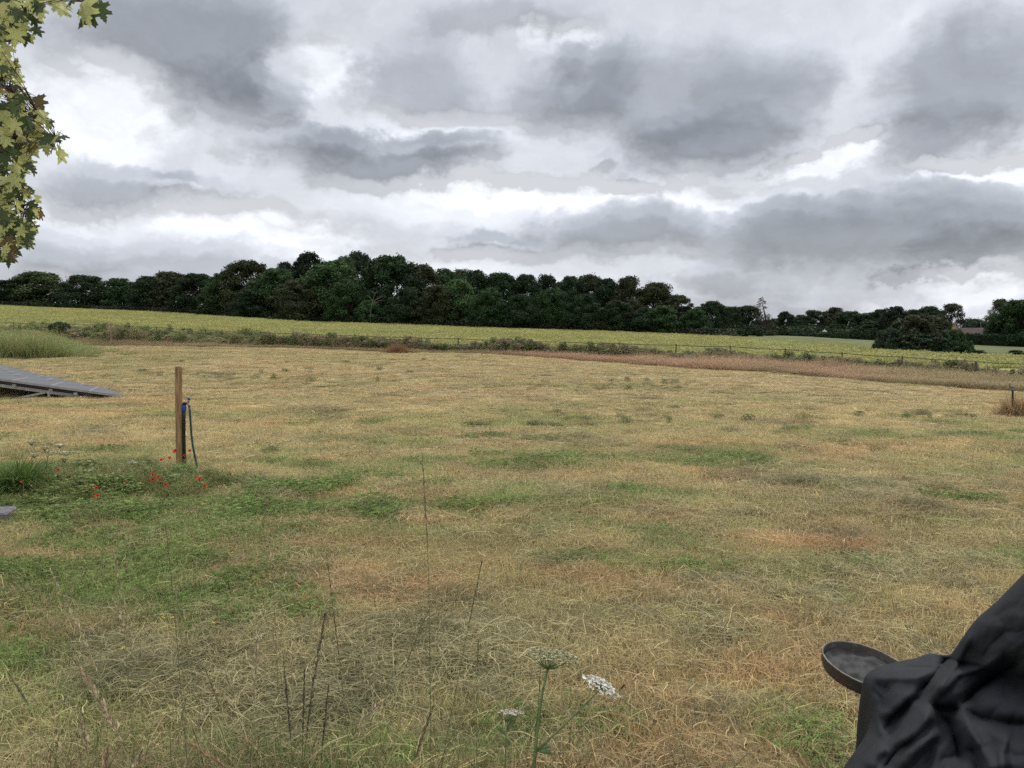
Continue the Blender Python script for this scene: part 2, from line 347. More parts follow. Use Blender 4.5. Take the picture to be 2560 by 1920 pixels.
def tangle(n, rng, rad, hr, wid, lean, bend, segs=2, flat=False, curl=0., zb=0.):
    """n thin blades round a centre -> arrays of one mesh"""
    k = segs + 1
    r = rad * np.sqrt(rng.random(n)); a = rng.random(n) * 6.283
    bx, by = r * np.cos(a), r * np.sin(a); h = rng.uniform(hr[0], hr[1], n); az = rng.random(n) * 6.283
    w = wid * rng.uniform(.6, 1.4, n); ln = lean * rng.random(n) ** .7; bd = bend * rng.random(n)
    V = np.zeros((n, k * 2, 3)); tw = rng.random(n) * 6.283
    side = np.stack([np.cos(tw), np.sin(tw), np.zeros(n)], 1)
    if flat: side = np.stack([-np.sin(az), np.cos(az), rng.uniform(-.6, .6, n)], 1)
    cs = rng.uniform(-1, 1, n); zr = rng.random(n); zt = rng.uniform(-.7, .7, n)
    for j in range(k):
        t = j / segs
        if flat:
            aa = az + curl * (t - .5) * cs * np.sign(t - .5)
            x = bx + np.cos(aa) * h * (t - .5); y = by + np.sin(aa) * h * (t - .5); z = zb * zr * (.7 + .5 * math.sin(math.pi * t) + zt * (t - .5)) + .004
        else:
            th = ln + bd * t; x = bx + np.cos(az) * np.sin(th) * h * t; y = by + np.sin(az) * np.sin(th) * h * t; z = np.cos(th) * h * t - .01 * (j == 0)
        ww = (w * (1 - .85 * t ** 1.5 if not flat else 1.))[:, None] / 2
        c = np.stack([x, y, z], 1); V[:, 2 * j] = c - side * ww; V[:, 2 * j + 1] = c + side * ww
    q = np.concatenate([np.array([[2 * j, 2 * j + 1, 2 * j + 3, 2 * j + 2]]) for j in range(segs)])
    Q = (q[None] + (np.arange(n) * k * 2)[:, None, None]).reshape(-1, 4)
    return V.reshape(-1, 3), Q, np.repeat(rng.random(n), 2 * k), np.repeat(rng.random(n), 2 * k)
def leaves(C, Nn, size, rng, aspect=.6):
    """one diamond leaf per centre C, facing Nn"""
    n = len(C); Nn = Nn / np.linalg.norm(Nn, axis=1, keepdims=True); r = rng.normal(size=(n, 3)); U = np.cross(Nn, r); U /= np.linalg.norm(U, axis=1, keepdims=True) + 1e-9; W = np.cross(Nn, U)
    s = (size * rng.uniform(.6, 1.3, n))[:, None]
    V = np.stack([C - U * s, C + W * s * aspect, C + U * s, C - W * s * aspect], 1)
    return V.reshape(-1, 3), np.arange(4 * n).reshape(-1, 4)
def tangle_mesh(name, mat, *parts):
    mb = MB()
    for V, Q, r, r2 in parts: mb.add(V, Q, rnd=r, rnd2=r2)
    return mb.mesh(name, mat)
rg = np.random.default_rng(5)
m_blade = foliage('grass_blade', alt=(.42, .33, .19), altp=.3, trans=.3, gain=1.2, var=.42)
m_hay = foliage('hay_strand', alt=(.14, .15, .065), altp=.4, trans=.15, gain=.82)
m_clov = foliage('clover_leaf', alt=(.17, .2, .05), altp=.2, trans=.3)
m_tall = foliage('tall_grass', alt=(.30, .21, .12), altp=.35, trans=.3)
m_crop = foliage('crop_leaf', alt=(.28, .28, .11), altp=.3, trans=.3, var=.22)
stub = [tangle_mesh('stubble', m_blade, tangle(110, rg, .17, (.018, .05), .0042, .45, .6), tangle(6, rg, .17, (.06, .11), .0032, .6, .6), tangle(12, rg, .17, (.05, .16), .0026, 0, 0, 3, True, .8, .03)) for _ in range(6)]
stubfar = [tangle_mesh('stubble_far', m_blade, tangle(110, rg, .17, (.025, .055), .005, .5, .5, 1), tangle(60, rg, .17, (.04, .12), .004, 0, 0, 1, True, .3, .02)) for _ in range(5)]
hay = [tangle_mesh('hay', m_hay, tangle(115, rg, .2, (.05, .22), .0019, 0, 0, 4, True, .9, .05), tangle(12, rg, .2, (.06, .18), .0028, 1.3, .5)) for _ in range(6)]
def clover():
    C = []; 
    n = 150; r = .16 * np.sqrt(rg.random(n)); a = rg.random(n) * 6.28; z = rg.uniform(.01, .05, n); c0 = np.stack([r * np.cos(a), r * np.sin(a), z], 1); nn = rg.normal(size=(n, 3)) * .35 + [0, 0, 1]
    a0 = rg.random(n) * 6.28
    C = np.concatenate([c0 + .008 * np.stack([np.cos(a0 + k * 2.09), np.sin(a0 + k * 2.09), 0 * a0], 1) for k in range(3)])
    V, Q = leaves(C, np.concatenate([nn] * 3), .0064, rg, .8); r1 = np.repeat(np.tile(rg.random(n), 3), 4)
    return tangle_mesh('clover', m_clov, (V, Q, r1, np.repeat(rg.random(3 * n), 4)), tangle(25, rg, .16, (.03, .07), .003, .4, .6))
clov = [clover() for _ in range(4)]
def tallm(n=70, hr=(.35, .8), rad=.3, wid=.009, heads=.5, lean=.25):
    p = [tangle(n, rg, rad, hr, wid, lean, .5, 3)]
    k = int(n * heads); r = rad * np.sqrt(rg.random(k)); a = rg.random(k) * 6.28; h = rg.uniform(hr[0] * 1.1, hr[1] * 1.15, k)
    C = np.concatenate([np.stack([r * np.cos(a) * (1 + .4 * h) + rg.normal(size=k) * .012, r * np.sin(a) * (1 + .4 * h) + rg.normal(size=k) * .012, h - q * .03], 1) for q in range(5)])
    V, Q = leaves(C, rg.normal(size=(len(C), 3)) + [0, -1, 0], .016, rg, .45); p.append((V, Q, np.repeat(rg.uniform(.4, 1, len(C)), 4), np.repeat(rg.random(len(C)), 4)))
    return tangle_mesh('tall', m_tall, *p)
tall = [tallm() for _ in range(6)]
lush = [tallm(110, (.3, .75), .25, .008, .1, .35) for _ in range(3)]
def weed(h, n, wide):
    t = rg.random(n) ** .8; a = rg.random(n) * 6.28; r = wide * (1 - .55 * t) * np.sqrt(rg.random(n)); C = np.stack([r * np.cos(a), r * np.sin(a), t * h], 1)
    V, Q = leaves(C, rg.normal(size=(n, 3)) * .8 + np.stack([np.cos(a), np.sin(a), 0 * a + .8], 1), .035, rg, .5)
    return tangle_mesh('weed', m_tall, (V, Q, np.repeat(rg.random(n), 4), np.repeat(rg.random(n) * .6 + .36, 4)), tangle(14, rg, wide * .6, (h * .6, h * 1.1), .008, .2, .2, 2))
weeds = [weed(rg.uniform(.5, .9), 330, rg.uniform(.15, .35)) for _ in range(5)]
def cropm():
    n = 420; C = np.stack([rg.uniform(-1, 1, n), rg.uniform(-1, 1, n), rg.uniform(.0, .3, n) ** 1.2], 1)
    V, Q = leaves(C, rg.normal(size=(n, 3)) * .7 + [0, -.3, 1], .06, rg, .6); return tangle_mesh('crop', m_crop, (V, Q, np.repeat(rg.random(n), 4), np.repeat(rg.random(n), 4)))
crops = [cropm() for _ in range(4)]

def wedge(n, y0, y1, t=.72, power=1.):
    Y = np.sqrt(RNG.uniform(y0 ** 2, y1 ** 2, n)) if power == 1. else RNG.uniform(y0, y1, n)
    X = RNG.uniform(-1, 1, n) * (t * Y + .8); return X, Y
def upr(n, tilt=.0):
    return np.stack([RNG.normal(size=n) * tilt, RNG.normal(size=n) * tilt, RNG.random(n) * 6.283], 1)
def put(name, X, Y, protos, sc, tint, label, cat, tilt=.05, dz=0.):
    P = np.stack([X, Y, hgt(X, Y) + dz], 1); n = len(X)
    return scatter(name, P, RNG.integers(0, len(protos), n), upr(n, tilt), sc, tint, protos, label, cat)
# mown stubble, in three rings of growing tuft size
X0, Y0 = wedge(5200, 1.7, 6.5); X1, Y1 = wedge(19000, 6.2, 20); kk = RNG.random(len(X1)) < np.clip((20 - Y1) / 7, 0, 1); X1, Y1 = X1[kk], Y1[kk]; 
s0 = np.stack([RNG.uniform(.8, 1.25, len(X0))] * 3, 1); s1 = np.stack([RNG.uniform(1.2, 1.8, len(X1))] * 2 + [RNG.uniform(.8, 1.2, len(X1))], 1)
Xa = np.concatenate([X0, X1]); Ya = np.concatenate([Y0, Y1]); Sa = np.concatenate([s0, s1])
c, g, r, hy = meadow(Xa, Ya)
hp = heap(Xa, Ya); keep = RNG.random(len(Xa)) > np.clip(hy * .6 + hp * .6 + bump(fbm(Xa * 5, Ya * 6, 62, 3), .5, .66) * .75, 0, .92)
Sa[:, 2] *= .75 + .6 * fbm(Xa * 1.2, Ya * 1.2, 61, 3)
put('mown_grass', Xa[keep], Ya[keep], stub, Sa[keep], c[keep] * (1.42 + .12 * np.clip((Ya[keep] - 7) / 8, 0, 1))[:, None], 'short dry mown grass stubble mixing green and straw colours across the near field', 'grass')
X2, Y2 = wedge(30000, 10, 50); kk = RNG.random(len(X2)) < np.clip((Y2 - 10) / 7, 0, 1); X2, Y2 = X2[kk], Y2[kk]; k = Y2 < lay(2, X2, Y2) - .1; X2, Y2 = X2[k], Y2[k]; c, g, r, hy = meadow(X2, Y2)
k = RNG.random(len(X2)) < .25 + .75 * fbm(X2 * .8, Y2 * 2.2, 91, 3); X2, Y2, c = X2[k], Y2[k], c[k]; n = len(X2)
put('mown_grass', X2, Y2, stubfar, np.stack([RNG.uniform(1.8, 3.2, n), RNG.uniform(1.5, 2.2, n), RNG.uniform(.7, 1.3, n)], 1), c * 1.2, 'short pale mown grass on the far half of the field', 'grass')
# hay clippings
Xh, Yh = wedge(9000, 1.7, 9); Xg, Yg = wedge(9000, 9, 32); Xh = np.concatenate([Xh, Xg]); Yh = np.concatenate([Yh, Yg]); c, g, r, hy = meadow(Xh, Yh); hp = heap(Xh, Yh)
k = RNG.random(len(Xh)) < np.clip(hy * .75 + hp * .45 + .03, 0, 1) * (Yh < lay(2, Xh, Yh)); Xh, Yh, c, hp = Xh[k], Yh[k], c[k], hp[k]; n = len(Xh); v = RNG.uniform(.75, 1.2, n)[:, None]
t = (HAYC * (1 - .2 * hp[:, None]) + DARKHAY * .2 * hp[:, None]) * v * 1.1; t = (t * .7 + c * .3 * 1.2) * (.6 + .8 * fbm(Xh * 2.2, Yh * 2.2, 64, 3))[:, None] * 1.1
sc = (np.where(Yh > 9, 1.5, 1.) * RNG.uniform(.8, 1.2, n))[:, None] * np.ones(3); sc[:, 2] *= .55 + .35 * hp
put('hay_clippings', Xh, Yh, hay, sc, t, 'loose grey green hay clippings lying in swaths over the mown grass', 'hay', .12)
# clover and low herbs on the green patches
Xc, Yc = wedge(9000, 1.8, 14); c, g, r, hy = meadow(Xc, Yc); px, py = pix(Xc, Yc, hbase(Xc, Yc))
gm = np.clip(ell(px, py, [(330, 1450, 430, 120, 1.2), (40, 1560, 200, 130, .7), (300, 1260, 300, 60, .7), (800, 1240, 120, 40, .5), (1700, 1410, 220, 30, .5), (1350, 1830, 260, 70, .5), (2010, 1850, 160, 80, .5), (1030, 1200, 100, 20, .3)]) + (g - .6) * .25, 0, 1)
k = RNG.random(len(Xc)) < gm * 1.5 * np.clip((fbm(Xc * 1.7, Yc * 1.7, 66, 4) - .3) * 2.5, 0, 1); Xc, Yc = Xc[k], Yc[k]; n = len(Xc); v = RNG.uniform(.7, 1.3, n)[:, None]
put('clover_patch', Xc, Yc, clov, (RNG.uniform(.8, 1.3, n) * np.where(Yc > 7, 1.4, 1))[:, None] * np.ones(3), np.array([.14, .21, .055]) * v, 'low green clover and herbs creeping through the grass on the left', 'clover')
# taller green grass and weeds round the post foot
def patch(L, n, y0, y1, thr=.0, t=.72):
    X, Y = wedge(n, y0, y1, t); px, py = pix(X, Y, hbase(X, Y)); m = np.clip(ell(px, py, L), 0, 1); k = RNG.random(n) < m; return X[k], Y[k], m[k]
Xp, Yp, mm = patch([(330, 1215, 150, 38, 1.), (180, 1225, 130, 38, .9), (440, 1215, 70, 22, .9), (560, 1215, 60, 14, .5), (60, 1215, 80, 40, .6), (240, 1300, 150, 28, .35)], 9000, 6, 13)
n = len(Xp); g1 = np.array([.18, .25, .075]); g2 = np.array([.24, .27, .10]); v = RNG.random(n)[:, None]
put('long_grass', Xp, Yp, lush + [weeds[0]], np.stack([RNG.uniform(.5, .8, n)] * 2 + [RNG.uniform(.14, .32, n)], 1) * (.55 + .6 * mm[:, None]), g1 * (1 - v) + g2 * v, 'longer green grass and weeds growing round the foot of the wooden post', 'grass')
# small green weeds dotted over the field
Xw, Yw, mm = patch([(1480, 1045, 260, 20, .3), (1950, 1060, 300, 30, .12), (1300, 1180, 900, 120, .03), (1560, 965, 200, 10, .3), (2300, 1045, 90, 10, .5), (600, 950, 500, 40, .06), (1100, 1400, 800, 150, .03)], 14000, 4, 40)
n = len(Xw); Sw = np.stack([RNG.uniform(.3, .8, n)] * 2 + [RNG.uniform(.10, .26, n)], 1)
ok = ~((Xw < -8.5) & (Yw > 17) & (Yw < 36) & (Xw < -8.5 - (Yw - 18) * .6)); Xw, Yw, Sw = Xw[ok], Yw[ok], Sw[ok]; n = len(Xw)
put('field_weeds', Xw, Yw, weeds[:2] + lush + tall[:2], Sw, np.array([.19, .22, .085]) * RNG.uniform(.7, 1.3, n)[:, None], 'small green weeds poking through the mown field', 'weeds')
# unmown margin
def strip(n, f0, f1, ka, kb, t=.8):
    """random spots between two field lines"""
    u = RNG.uniform(-t, t, n); s = RNG.random(n); Y = np.full(n, 35.)
    for _ in range(14):
        X = u * Y; a = lay(ka, X, Y) + f0; b = lay(kb, X, Y) + f1; Y = .5 * Y + .5 * (a + (b - a) * s)
    return u * Y, Y, s
X, Y, s = strip(15000, .1, -1.2, 2, 3); cx = colx(X, Y); n = len(X)
pink = np.array([.46, .30, .19]); olv = np.array([.33, .29, .15]); brn = np.array([.40, .31, .17]); nn = fbm(X * .35, Y * .35, 71, 4)
wp = (bump(cx, 1100, 1400) * (1 - bump(cx, 1950, 2350)) * (1 - .8 * bump(s + (nn - .5) * .7, .6, .95)))[:, None]
g3 = bump(fbm(X * .22, Y * .4, 73, 4), .5, .68)[:, None]; t = (olv * nn[:, None] + brn * (1 - nn[:, None])); t = t * (1 - wp) + pink * wp; t = t * (1 - .6 * g3) + np.array([.17, .18, .075]) * .6 * g3; t *= RNG.uniform(.75, 1.25, n)[:, None]
hs = (.15 + .3 * s + .2 * bump(cx, 1100, 1500) * nn) * (.6 + .8 * fbm(X * .5, Y * .7, 74, 3)) * RNG.uniform(.5, 1.3, n)
put('dry_tall_grass', X, Y, tall, np.stack([RNG.uniform(1., 1.6, n)] * 2 + [hs], 1), t, 'unmown tall brown and pinkish dry grass in a band before the fence', 'grass')
X, Y, s = strip(13000, -3.6, 1.4, 3, 3); cx = colx(X, Y); nn = fbm(X * .25, Y * .5, 81, 4); k = RNG.random(len(X)) < np.clip((nn - .2) * 3 - .5 * bump(cx, 1900, 2400), .08, 1); X, Y, s, cx, nn = X[k], Y[k], s[k], cx[k], nn[k]; n = len(X)
v = RNG.random(n)[:, None]; bq = (RNG.random(n) < .25 + .5 * (fbm(X * .3, Y * .3, 84, 3) - .3))[:, None]; t = np.array([.11, .145, .05]) * (1 - v) + np.array([.23, .25, .10]) * v; t = np.where(bq, np.array([.30, .24, .14]) * (.7 + .5 * v), t); t = t * (.8 + .4 * bump(cx, 900, 500))[:, None]
hs = (.25 + 1.5 * (fbm(X * .35, Y * .5, 83, 4) - .1)) * (1 - .25 * bump(cx, 1500, 2100)) * RNG.uniform(.7, 1.2, n)
put('hedgerow_weeds', X, Y, weeds + [tall[0]], np.stack([RNG.uniform(1.1, 2., n)] * 2 + [hs], 1), t, 'tangled green nettles and weeds growing along the wire fence', 'weeds')
X, Y, mm = patch([(40, 898, 120, 16, 1.), (70, 880, 90, 16, 1.), (-150, 895, 200, 26, 1.)], 22000, 33.8, 44, t=.95); n = len(X)
put('lush_grass', X, Y, lush, np.stack([RNG.uniform(1.3, 2.2, n)] * 2 + [RNG.uniform(.9, 1.4, n) * (.35 + .65 * mm)], 1), np.array([.27, .36, .12]) * RNG.uniform(.75, 1.25, n)[:, None], 'patch of tall fresh green grass beyond the solar panels', 'grass')
# crop canopy
X, Y = wedge(9000, 48, 215, .75, 2.); k = (Y > lay(3, X, Y) + 1.2) & (Y < lay(4, X, Y)); X, Y = X[k], Y[k]; n = len(X)
Xe, Ye, s = strip(3500, -3.5, 0, 4, 4, .75); X = np.concatenate([X, Xe]); Y = np.concatenate([Y, Ye]); n = len(X); k = Y > lay(3, X, Y) + 1.2; X, Y = X[k], Y[k]; n = len(X)
put('crop_plants', X, Y, crops, np.stack([RNG.uniform(1., 1.7, n)] * 2 + [RNG.uniform(.5, 1.3, n)], 1), crop_col(X, Y) * 1.2, 'yellow green crop plants filling the field in front of the wood', 'crop')

# ------------------------------------------------------------------ trees
m_leaf = foliage('tree_leaf', 'OBJECT', alt=(.05, .06, .02), altp=.1, trans=.12, var=.45, rough=.7, spec=.1)
m_bark = simple('bark', (.09, .075, .06), .9, .1, .4, 8., bmp=.8, dist=.02)
def limb(mb, a, b, r0, r1, rng, n=5, wob=.03):
    a = np.array(a, float); b = np.array(b, float); L = np.linalg.norm(b - a)
    P = [a + (b - a) * i / n + (rng.normal(size=3) * wob * L if 0 < i < n else 0) for i in range(n + 1)]
    mb.tube(P, [r0 + (r1 - r0) * i / n for i in range(n + 1)], 7); return P
def tree_proto(seed, ratio=.8, low=.06, nl=110, per=210, top=2.2, leaf=.0165, loose=.0, name='tree'):
    """crown and trunk meshes of a tree one metre tall, ratio wide"""
    rng = np.random.default_rng(seed); LC = []; LR = []
    while len(LC) < nl:
        z = rng.random(); zz = low + (1 - low) * z; e = (1 - z ** top) ** .5 * (.86 + .14 * min(1, z * 4))
        a = rng.random() * 6.283; lob = 1 + .16 * math.sin(3 * a + seed) + .1 * math.sin(5 * a + 2 * seed + 6 * z)
        rr = (rng.random() ** .38); r = rr * e * ratio * .5 * lob
        lr = rng.uniform(.07, .15) * (1.12 - .4 * z); LC.append((r * math.cos(a), r * math.sin(a), min(zz, .985 - lr * .55))); LR.append(lr)
    LC = np.array(LC); LR = np.array(LR); D = rng.normal(size=(nl, per, 3)); D /= np.linalg.norm(D, axis=2, keepdims=True)
    D[:, :, 2] = np.where(rng.random((nl, per)) < .2, np.abs(D[:, :, 2]), D[:, :, 2])
    rad = LR[:, None, None] * (rng.random((nl, per, 1)) ** .35 + loose * rng.normal(size=(nl, per, 1)) * .5 + .12 * rng.normal(size=(nl, per, 1)))
    C = (LC[:, None] + D * rad * [1.08, 1.08, 1.]).reshape(-1, 3); N = (D + rng.normal(size=D.shape) * .6).reshape(-1, 3)
    C[:, 2] = np.maximum(C[:, 2], .01)
    V, Q = leaves(C, N, leaf, rng, .62); lr = np.repeat(rng.random(nl), per) * .55 + rng.random(nl * per) * .45
    mb = MB(); mb.add(V, Q, rnd=np.repeat(lr, 4), rnd2=np.repeat(rng.random(nl * per), 4)); crown = mb.mesh(name + '_crown', m_leaf)
    tb = MB(); limb(tb, (0, 0, -.03), (.01, 0, .55), .03, .014, rng)
    for i in np.argsort(-LC[:, 2])[::6][:11]:
        z0 = rng.uniform(.22, .5); limb(tb, (0, 0, z0), LC[i], .012, .003, rng, 4, .05)
    return crown, tb.mesh(name + '_trunk', m_bark, True)
PR = [tree_proto(1, .85, low=.02), tree_proto(2, .75, top=2.6, low=.02), tree_proto(3, .95, top=2.0, nl=120, low=.0), tree_proto(4, .7, top=1.7, loose=.3, low=.02), tree_proto(5, .8, low=.05, nl=95, loose=.15), tree_proto(6, .9, top=3., nl=125)]
PRL = [.85, .75, .95, .7, .8, .9]
HEDGEP = tree_proto(9, 1.6, low=.0, nl=70, per=150, top=4., leaf=.035)
SPARSE = tree_proto(8, .85, low=.2, nl=66, per=150, top=2.6, loose=.15)
BUSHP = (tree_proto(14, 2.0, low=0., nl=190, per=150, top=1.9, leaf=.03, loose=.2), 2.0)
TI = {'dk': (.029, .054, .024), 'md': (.042, .080, .031), 'lt': (.065, .118, .044), 'br': (.055, .062, .030), 'ol': (.070, .098, .040), 'bk': (.022, .039, .020), 'bl': (.046, .074, .044), 'sh': (.115, .145, .075)}
def tree(x, top, w, off, tint, p, label, group='trees of the far wood', name='broadleaf_tree', Yabs=None, cat='tree', low=None, base=None):
    X = at(x, 840, 1.).x; Y = 150.
    for _ in range(20):
        Yt = Yabs if Yabs is not None else float(lay(4, np.array([X * Y]), np.array([Y]))[0]) + off; Y = .5 * Y + .5 * Yt
    p3 = at(x, top, Y); z = H(p3.x, Y); hh = p3.z - z
    if base is not None: z = at(x, base, Y).z; hh = p3.z - z
    wm = w / F * Y; (crown, trunk), ratio = (PR[p], PRL[p]) if isinstance(p, int) else p
    if isinstance(p, int): wm *= 1.16 if x > 520 and x < 1760 else 1.3
    wm = max(wm, hh * .3); r = empty(name, (p3.x, Y, z), label, cat, group)
    s = (wm / ratio, wm / ratio, hh * 1.01)
    for nm, me in (('crown', crown), ('trunk', trunk)):
        o = obj(nm, me, r); o.scale = s; o.rotation_euler.z = random.random() * 6.28
        if nm == 'crown': v = random.uniform(.88, 1.14); o.color = (*[k * v for k in TI[tint]], 1)
    return r
WOOD = [
 (-70,705,120,12,'dk',0,'dark tree half behind the maple leaves at the photo left edge'),
 (22,702,95,10,'dk',1,'dark tree beside the hanging maple leaves, leftmost whole one'),
 (100,683,120,14,'ol',3,'pale olive feathery tree, second from the left in the far row'),
 (205,690,118,9,'dk',2,'rounded dark tree right of the pale olive one'),
 (298,698,95,12,'md',0,'mid green tree right of the rounded dark one in the low row'),
 (372,692,90,10,'dk',4,'dark tree in the middle of the low left row'),
 (428,683,92,14,'br',3,'brownish feathery topped tree in the low left row'),
 (492,686,90,9,'dk',1,'very dark upright tree where the low row meets the tall wood'),
 (560,680,95,6,'md',0,'mid green tree forming the left shoulder of the tall wood'),
 (622,656,150,12,'br',2,'broad brownish domed tree near the left of the tall wood'),
 (692,674,100,8,'md',3,'mid green tree right of the brownish domed one'),
 (640,716,110,3,'dk',4,'low dark tree in front of the brownish domed one'),
 (716,660,75,34,'bk',1,'nearly black small crown rising behind the left shoulder'),
 (778,635,105,40,'bk',4,'nearly black tallest crown on the left of the skyline'),
 (828,655,150,9,'lt',0,'big lighter green rounded tree facing the field'),
 (862,646,70,30,'ol',3,'pale brownish top peeping above the lighter green tree'),
 (893,634,95,36,'bk',2,'dark high crown just right of the pale brownish top'),
 (742,703,135,3,'br',2,'low dark brown spreading tree at the wood front'),
 (978,644,145,12,'dk',5,'large dark green oak crown at the peak of the wood'),
 (922,752,56,2,'lt',1,'small bright green bush tree under the large dark oak'),
 (870,700,90,4,'md',0,'mid green tree leaning out beside the small bright one'),
 (1060,666,92,14,'br',3,'brown green tree just right of the peak of the wood'),
 (1112,674,84,18,'md',0,'mid green tree with a ragged top right of the peak'),
 (1152,676,78,26,'ol',4,'loose topped olive tree with sky showing through'),
 (1192,680,90,16,'dk',1,'dark tree at the middle of the photo skyline'),
 (1022,722,100,3,'dk',2,'low dark tree at the foot of the right side of the peak'),
 (1098,716,90,3,'br',4,'low brownish tree in the wood front near the middle'),
 (1150,702,84,5,'lt',3,'lighter green slender tree in the wood front near the middle'),
 (1250,686,100,16,'dk',5,'dark rounded tree right of the photo middle'),
 (1222,722,84,3,'md',0,'low mid green tree right of the photo middle'),
 (1316,689,78,18,'dk',1,'narrow dark crown with two small peaks'),
 (1364,690,66,22,'bk',4,'nearly black round crown with sky gaps below it'),
 (1300,738,92,3,'dk',2,'low dark tree below the narrow twin peaked crown'),
 (1422,693,90,14,'dk',0,'dark tree at the left end of the level skyline'),
 (1384,724,80,4,'md',5,'low mid green tree below the round black crown'),
 (1470,691,88,18,'br',3,'brown ragged topped tree in the level skyline'),
 (1516,700,80,14,'dk',1,'dark tree between the ragged brown one and the tall brown dome'),
 (1462,738,92,3,'dk',2,'low dark tree below the ragged brown one'),
 (1572,695,95,12,'br',2,'brown domed tree standing high near the right of the wood'),
 (1545,752,84,3,'dk',0,'low dark tree below the brown domed one'),
 (1638,710,104,10,'br',5,'broad brown tree on the falling right end of the wood'),
 (1692,740,92,8,'br',0,'dark brown tree stepping down at the right end of the wood'),
 (1660,766,74,2,'md',3,'small mid green tree at the foot of the falling right end'),
 (1612,770,70,2,'dk',1,'small dark tree at the foot left of the falling end'),
 (1738,772,66,5,'md',0,'last green tree closing the right end of the tall wood'),
]
for x, t, w, off, ti, p, lb in WOOD: tree(x, t, w, off, ti, p, lb)
FAR = [
 (1782,755,62,205,'dk',5,'dark tall tree standing alone just right of the wood end'),
 (1742,768,60,230,'md',0,'mid green tree filling the gap at the wood end'),
 (1828,768,62,230,'dk',4,'dark gappy tree between the lone tall one and the pine'),
 (1868,766,70,225,'dk',2,'dark tree immediately left of the leaning sparse conifer'),
 (1935,797,60,260,'bl',0,'low bluish tree right of the leaning sparse conifer'),
 (1965,780,42,235,'dk',4,'small dark thin topped tree above the pasture'),
 (2000,788,50,250,'bl',0,'bluish green tree in the dip above the pasture'),
 (2032,777,62,240,'dk',2,'rounded dark tree left of the garden lantern'),
 (2086,770,52,240,'br',1,'brownish egg shaped tree right of the garden lantern'),
 (2126,780,70,232,'dk',5,'squat dark tree right of the brownish egg shaped one'),
 (2172,784,60,250,'bl',3,'bluish tree behind the clipped bushes'),
 (2202,775,56,245,'dk',0,'dark tree left of the tall dark cypress'),
 (2238,768,58,215,'bk',1,'tall nearly black tree with bare lower trunk behind the big bush'),
 (2286,776,60,240,'dk',2,'dark tree above the top of the big round bush'),
 (2326,768,66,235,'dk',5,'dark broad tree above the right side of the big bush'),
 (2436,798,60,265,'bl',0,'low bluish tree above the house roof'),
 (2468,806,50,262,'bl',2,'small bluish tree behind the right end of the house'),
 (2546,753,86,195,'md',5,'big green tree right of the house'),
 (2610,745,100,195,'dk',2,'dark tree at the right photo edge'),
]
for x, t, w, Yy, ti, p, lb in FAR: tree(x, t, w, 0, ti, p, lb, group='trees beyond the pasture', Yabs=Yy)
tree(2376, 761, 74, 0, 'br', (SPARSE, .85), 'brownish tree with gappy crown left of the house', group='trees beyond the pasture', Yabs=225)
tree(2340, 790, 60, 0, 'dk', 0, 'dark low tree filling below the gappy brownish crown', group='trees beyond the pasture', Yabs=215)
tree(2498, 750, 66, 0, 'br', (SPARSE, .85), 'brownish purple tree leaning over the house right end', group='trees beyond the pasture', Yabs=205)
tree(2515, 785, 70, 0, 'dk', 1, 'dark lower tree below the brownish purple crown', group='trees beyond the pasture', Yabs=200)
# bushes and hedges
def bush(x, top, w, Y, tint, p, lb, name='bush', cat='bush', base=None, group='bushes round the pasture'):
    return tree(x, top, w, 0, tint, p, lb, group=group, name=name, Yabs=Y, cat=cat, base=base)
HP = (HEDGEP, 1.6)
bush(2300, 790, 205, 76, 'br', BUSHP, 'large dark domed bush alone on the crop field edge', group='big field bushes')
bush(2228, 822, 80, 74, 'bl', BUSHP, 'lower bluish lobe bush joined to the left of the big domed bush', group='big field bushes')
bush(2385, 828, 84, 73, 'md', BUSHP, 'bright green bush joined to the right of the big domed bush', group='big field bushes')
bush(2300, 838, 150, 72, 'dk', HP, 'dark low bush at the front foot of the big domed bush', group='big field bushes')
bush(1884, 814, 52, 190, 'bl', HP, 'rounded blue green bush left of the conifer trunk')
bush(1840, 822, 60, 190, 'md', HP, 'lower green bush beside the rounded blue green one')
bush(1930, 826, 40, 195, 'ol', HP, 'small olive bush right of the conifer trunk')
bush(1985, 822, 50, 200, 'md', HP, 'pale topped bush behind the pasture crest')
bush(2030, 812, 70, 212, 'md', HP, 'flat topped green bush left behind the lantern')
bush(2085, 811, 60, 214, 'md', HP, 'flat topped green bush right behind the lantern')
bush(2150, 820, 34, 200, 'dk', HP, 'clipped square dark bush at the pasture edge')
bush(2182, 822, 50, 204, 'dk', HP, 'dark bush right of the clipped square one')
bush(2165, 806, 90, 220, 'md', HP, 'pale green hedge top behind the clipped bushes')
bush(2000, 832, 40, 198, 'bl', HP, 'tiny grey green bush on the crest, left of two')
bush(2022, 832, 30, 198, 'bl', HP, 'tiny grey green bush on the crest, right of two')
bush(2448, 876, 40, 68, 'dk', 2, 'small dark round bush in the right scrub, nearest the big bush', group='scrub bushes by the right pasture')
bush(2480, 884, 60, 66, 'dk', HP, 'low scrub bush between the two round dark ones', group='scrub bushes by the right pasture')
bush(2540, 876, 44, 66, 'dk', 2, 'small dark round bush in the scrub at the photo right edge', group='scrub bushes by the right pasture')
bush(2570, 886, 90, 66, 'md', HP, 'low green scrub bush running out of the right edge', group='scrub bushes by the right pasture')
bush(2420, 888, 70, 67, 'dk', HP, 'low dark scrub bush at the right foot of the big bush', group='scrub bushes by the right pasture')
bush(148, 806, 64, 49.5, 'sh', BUSHP, 'grey green shrub rising from the fence weeds on the left', group='big field bushes')
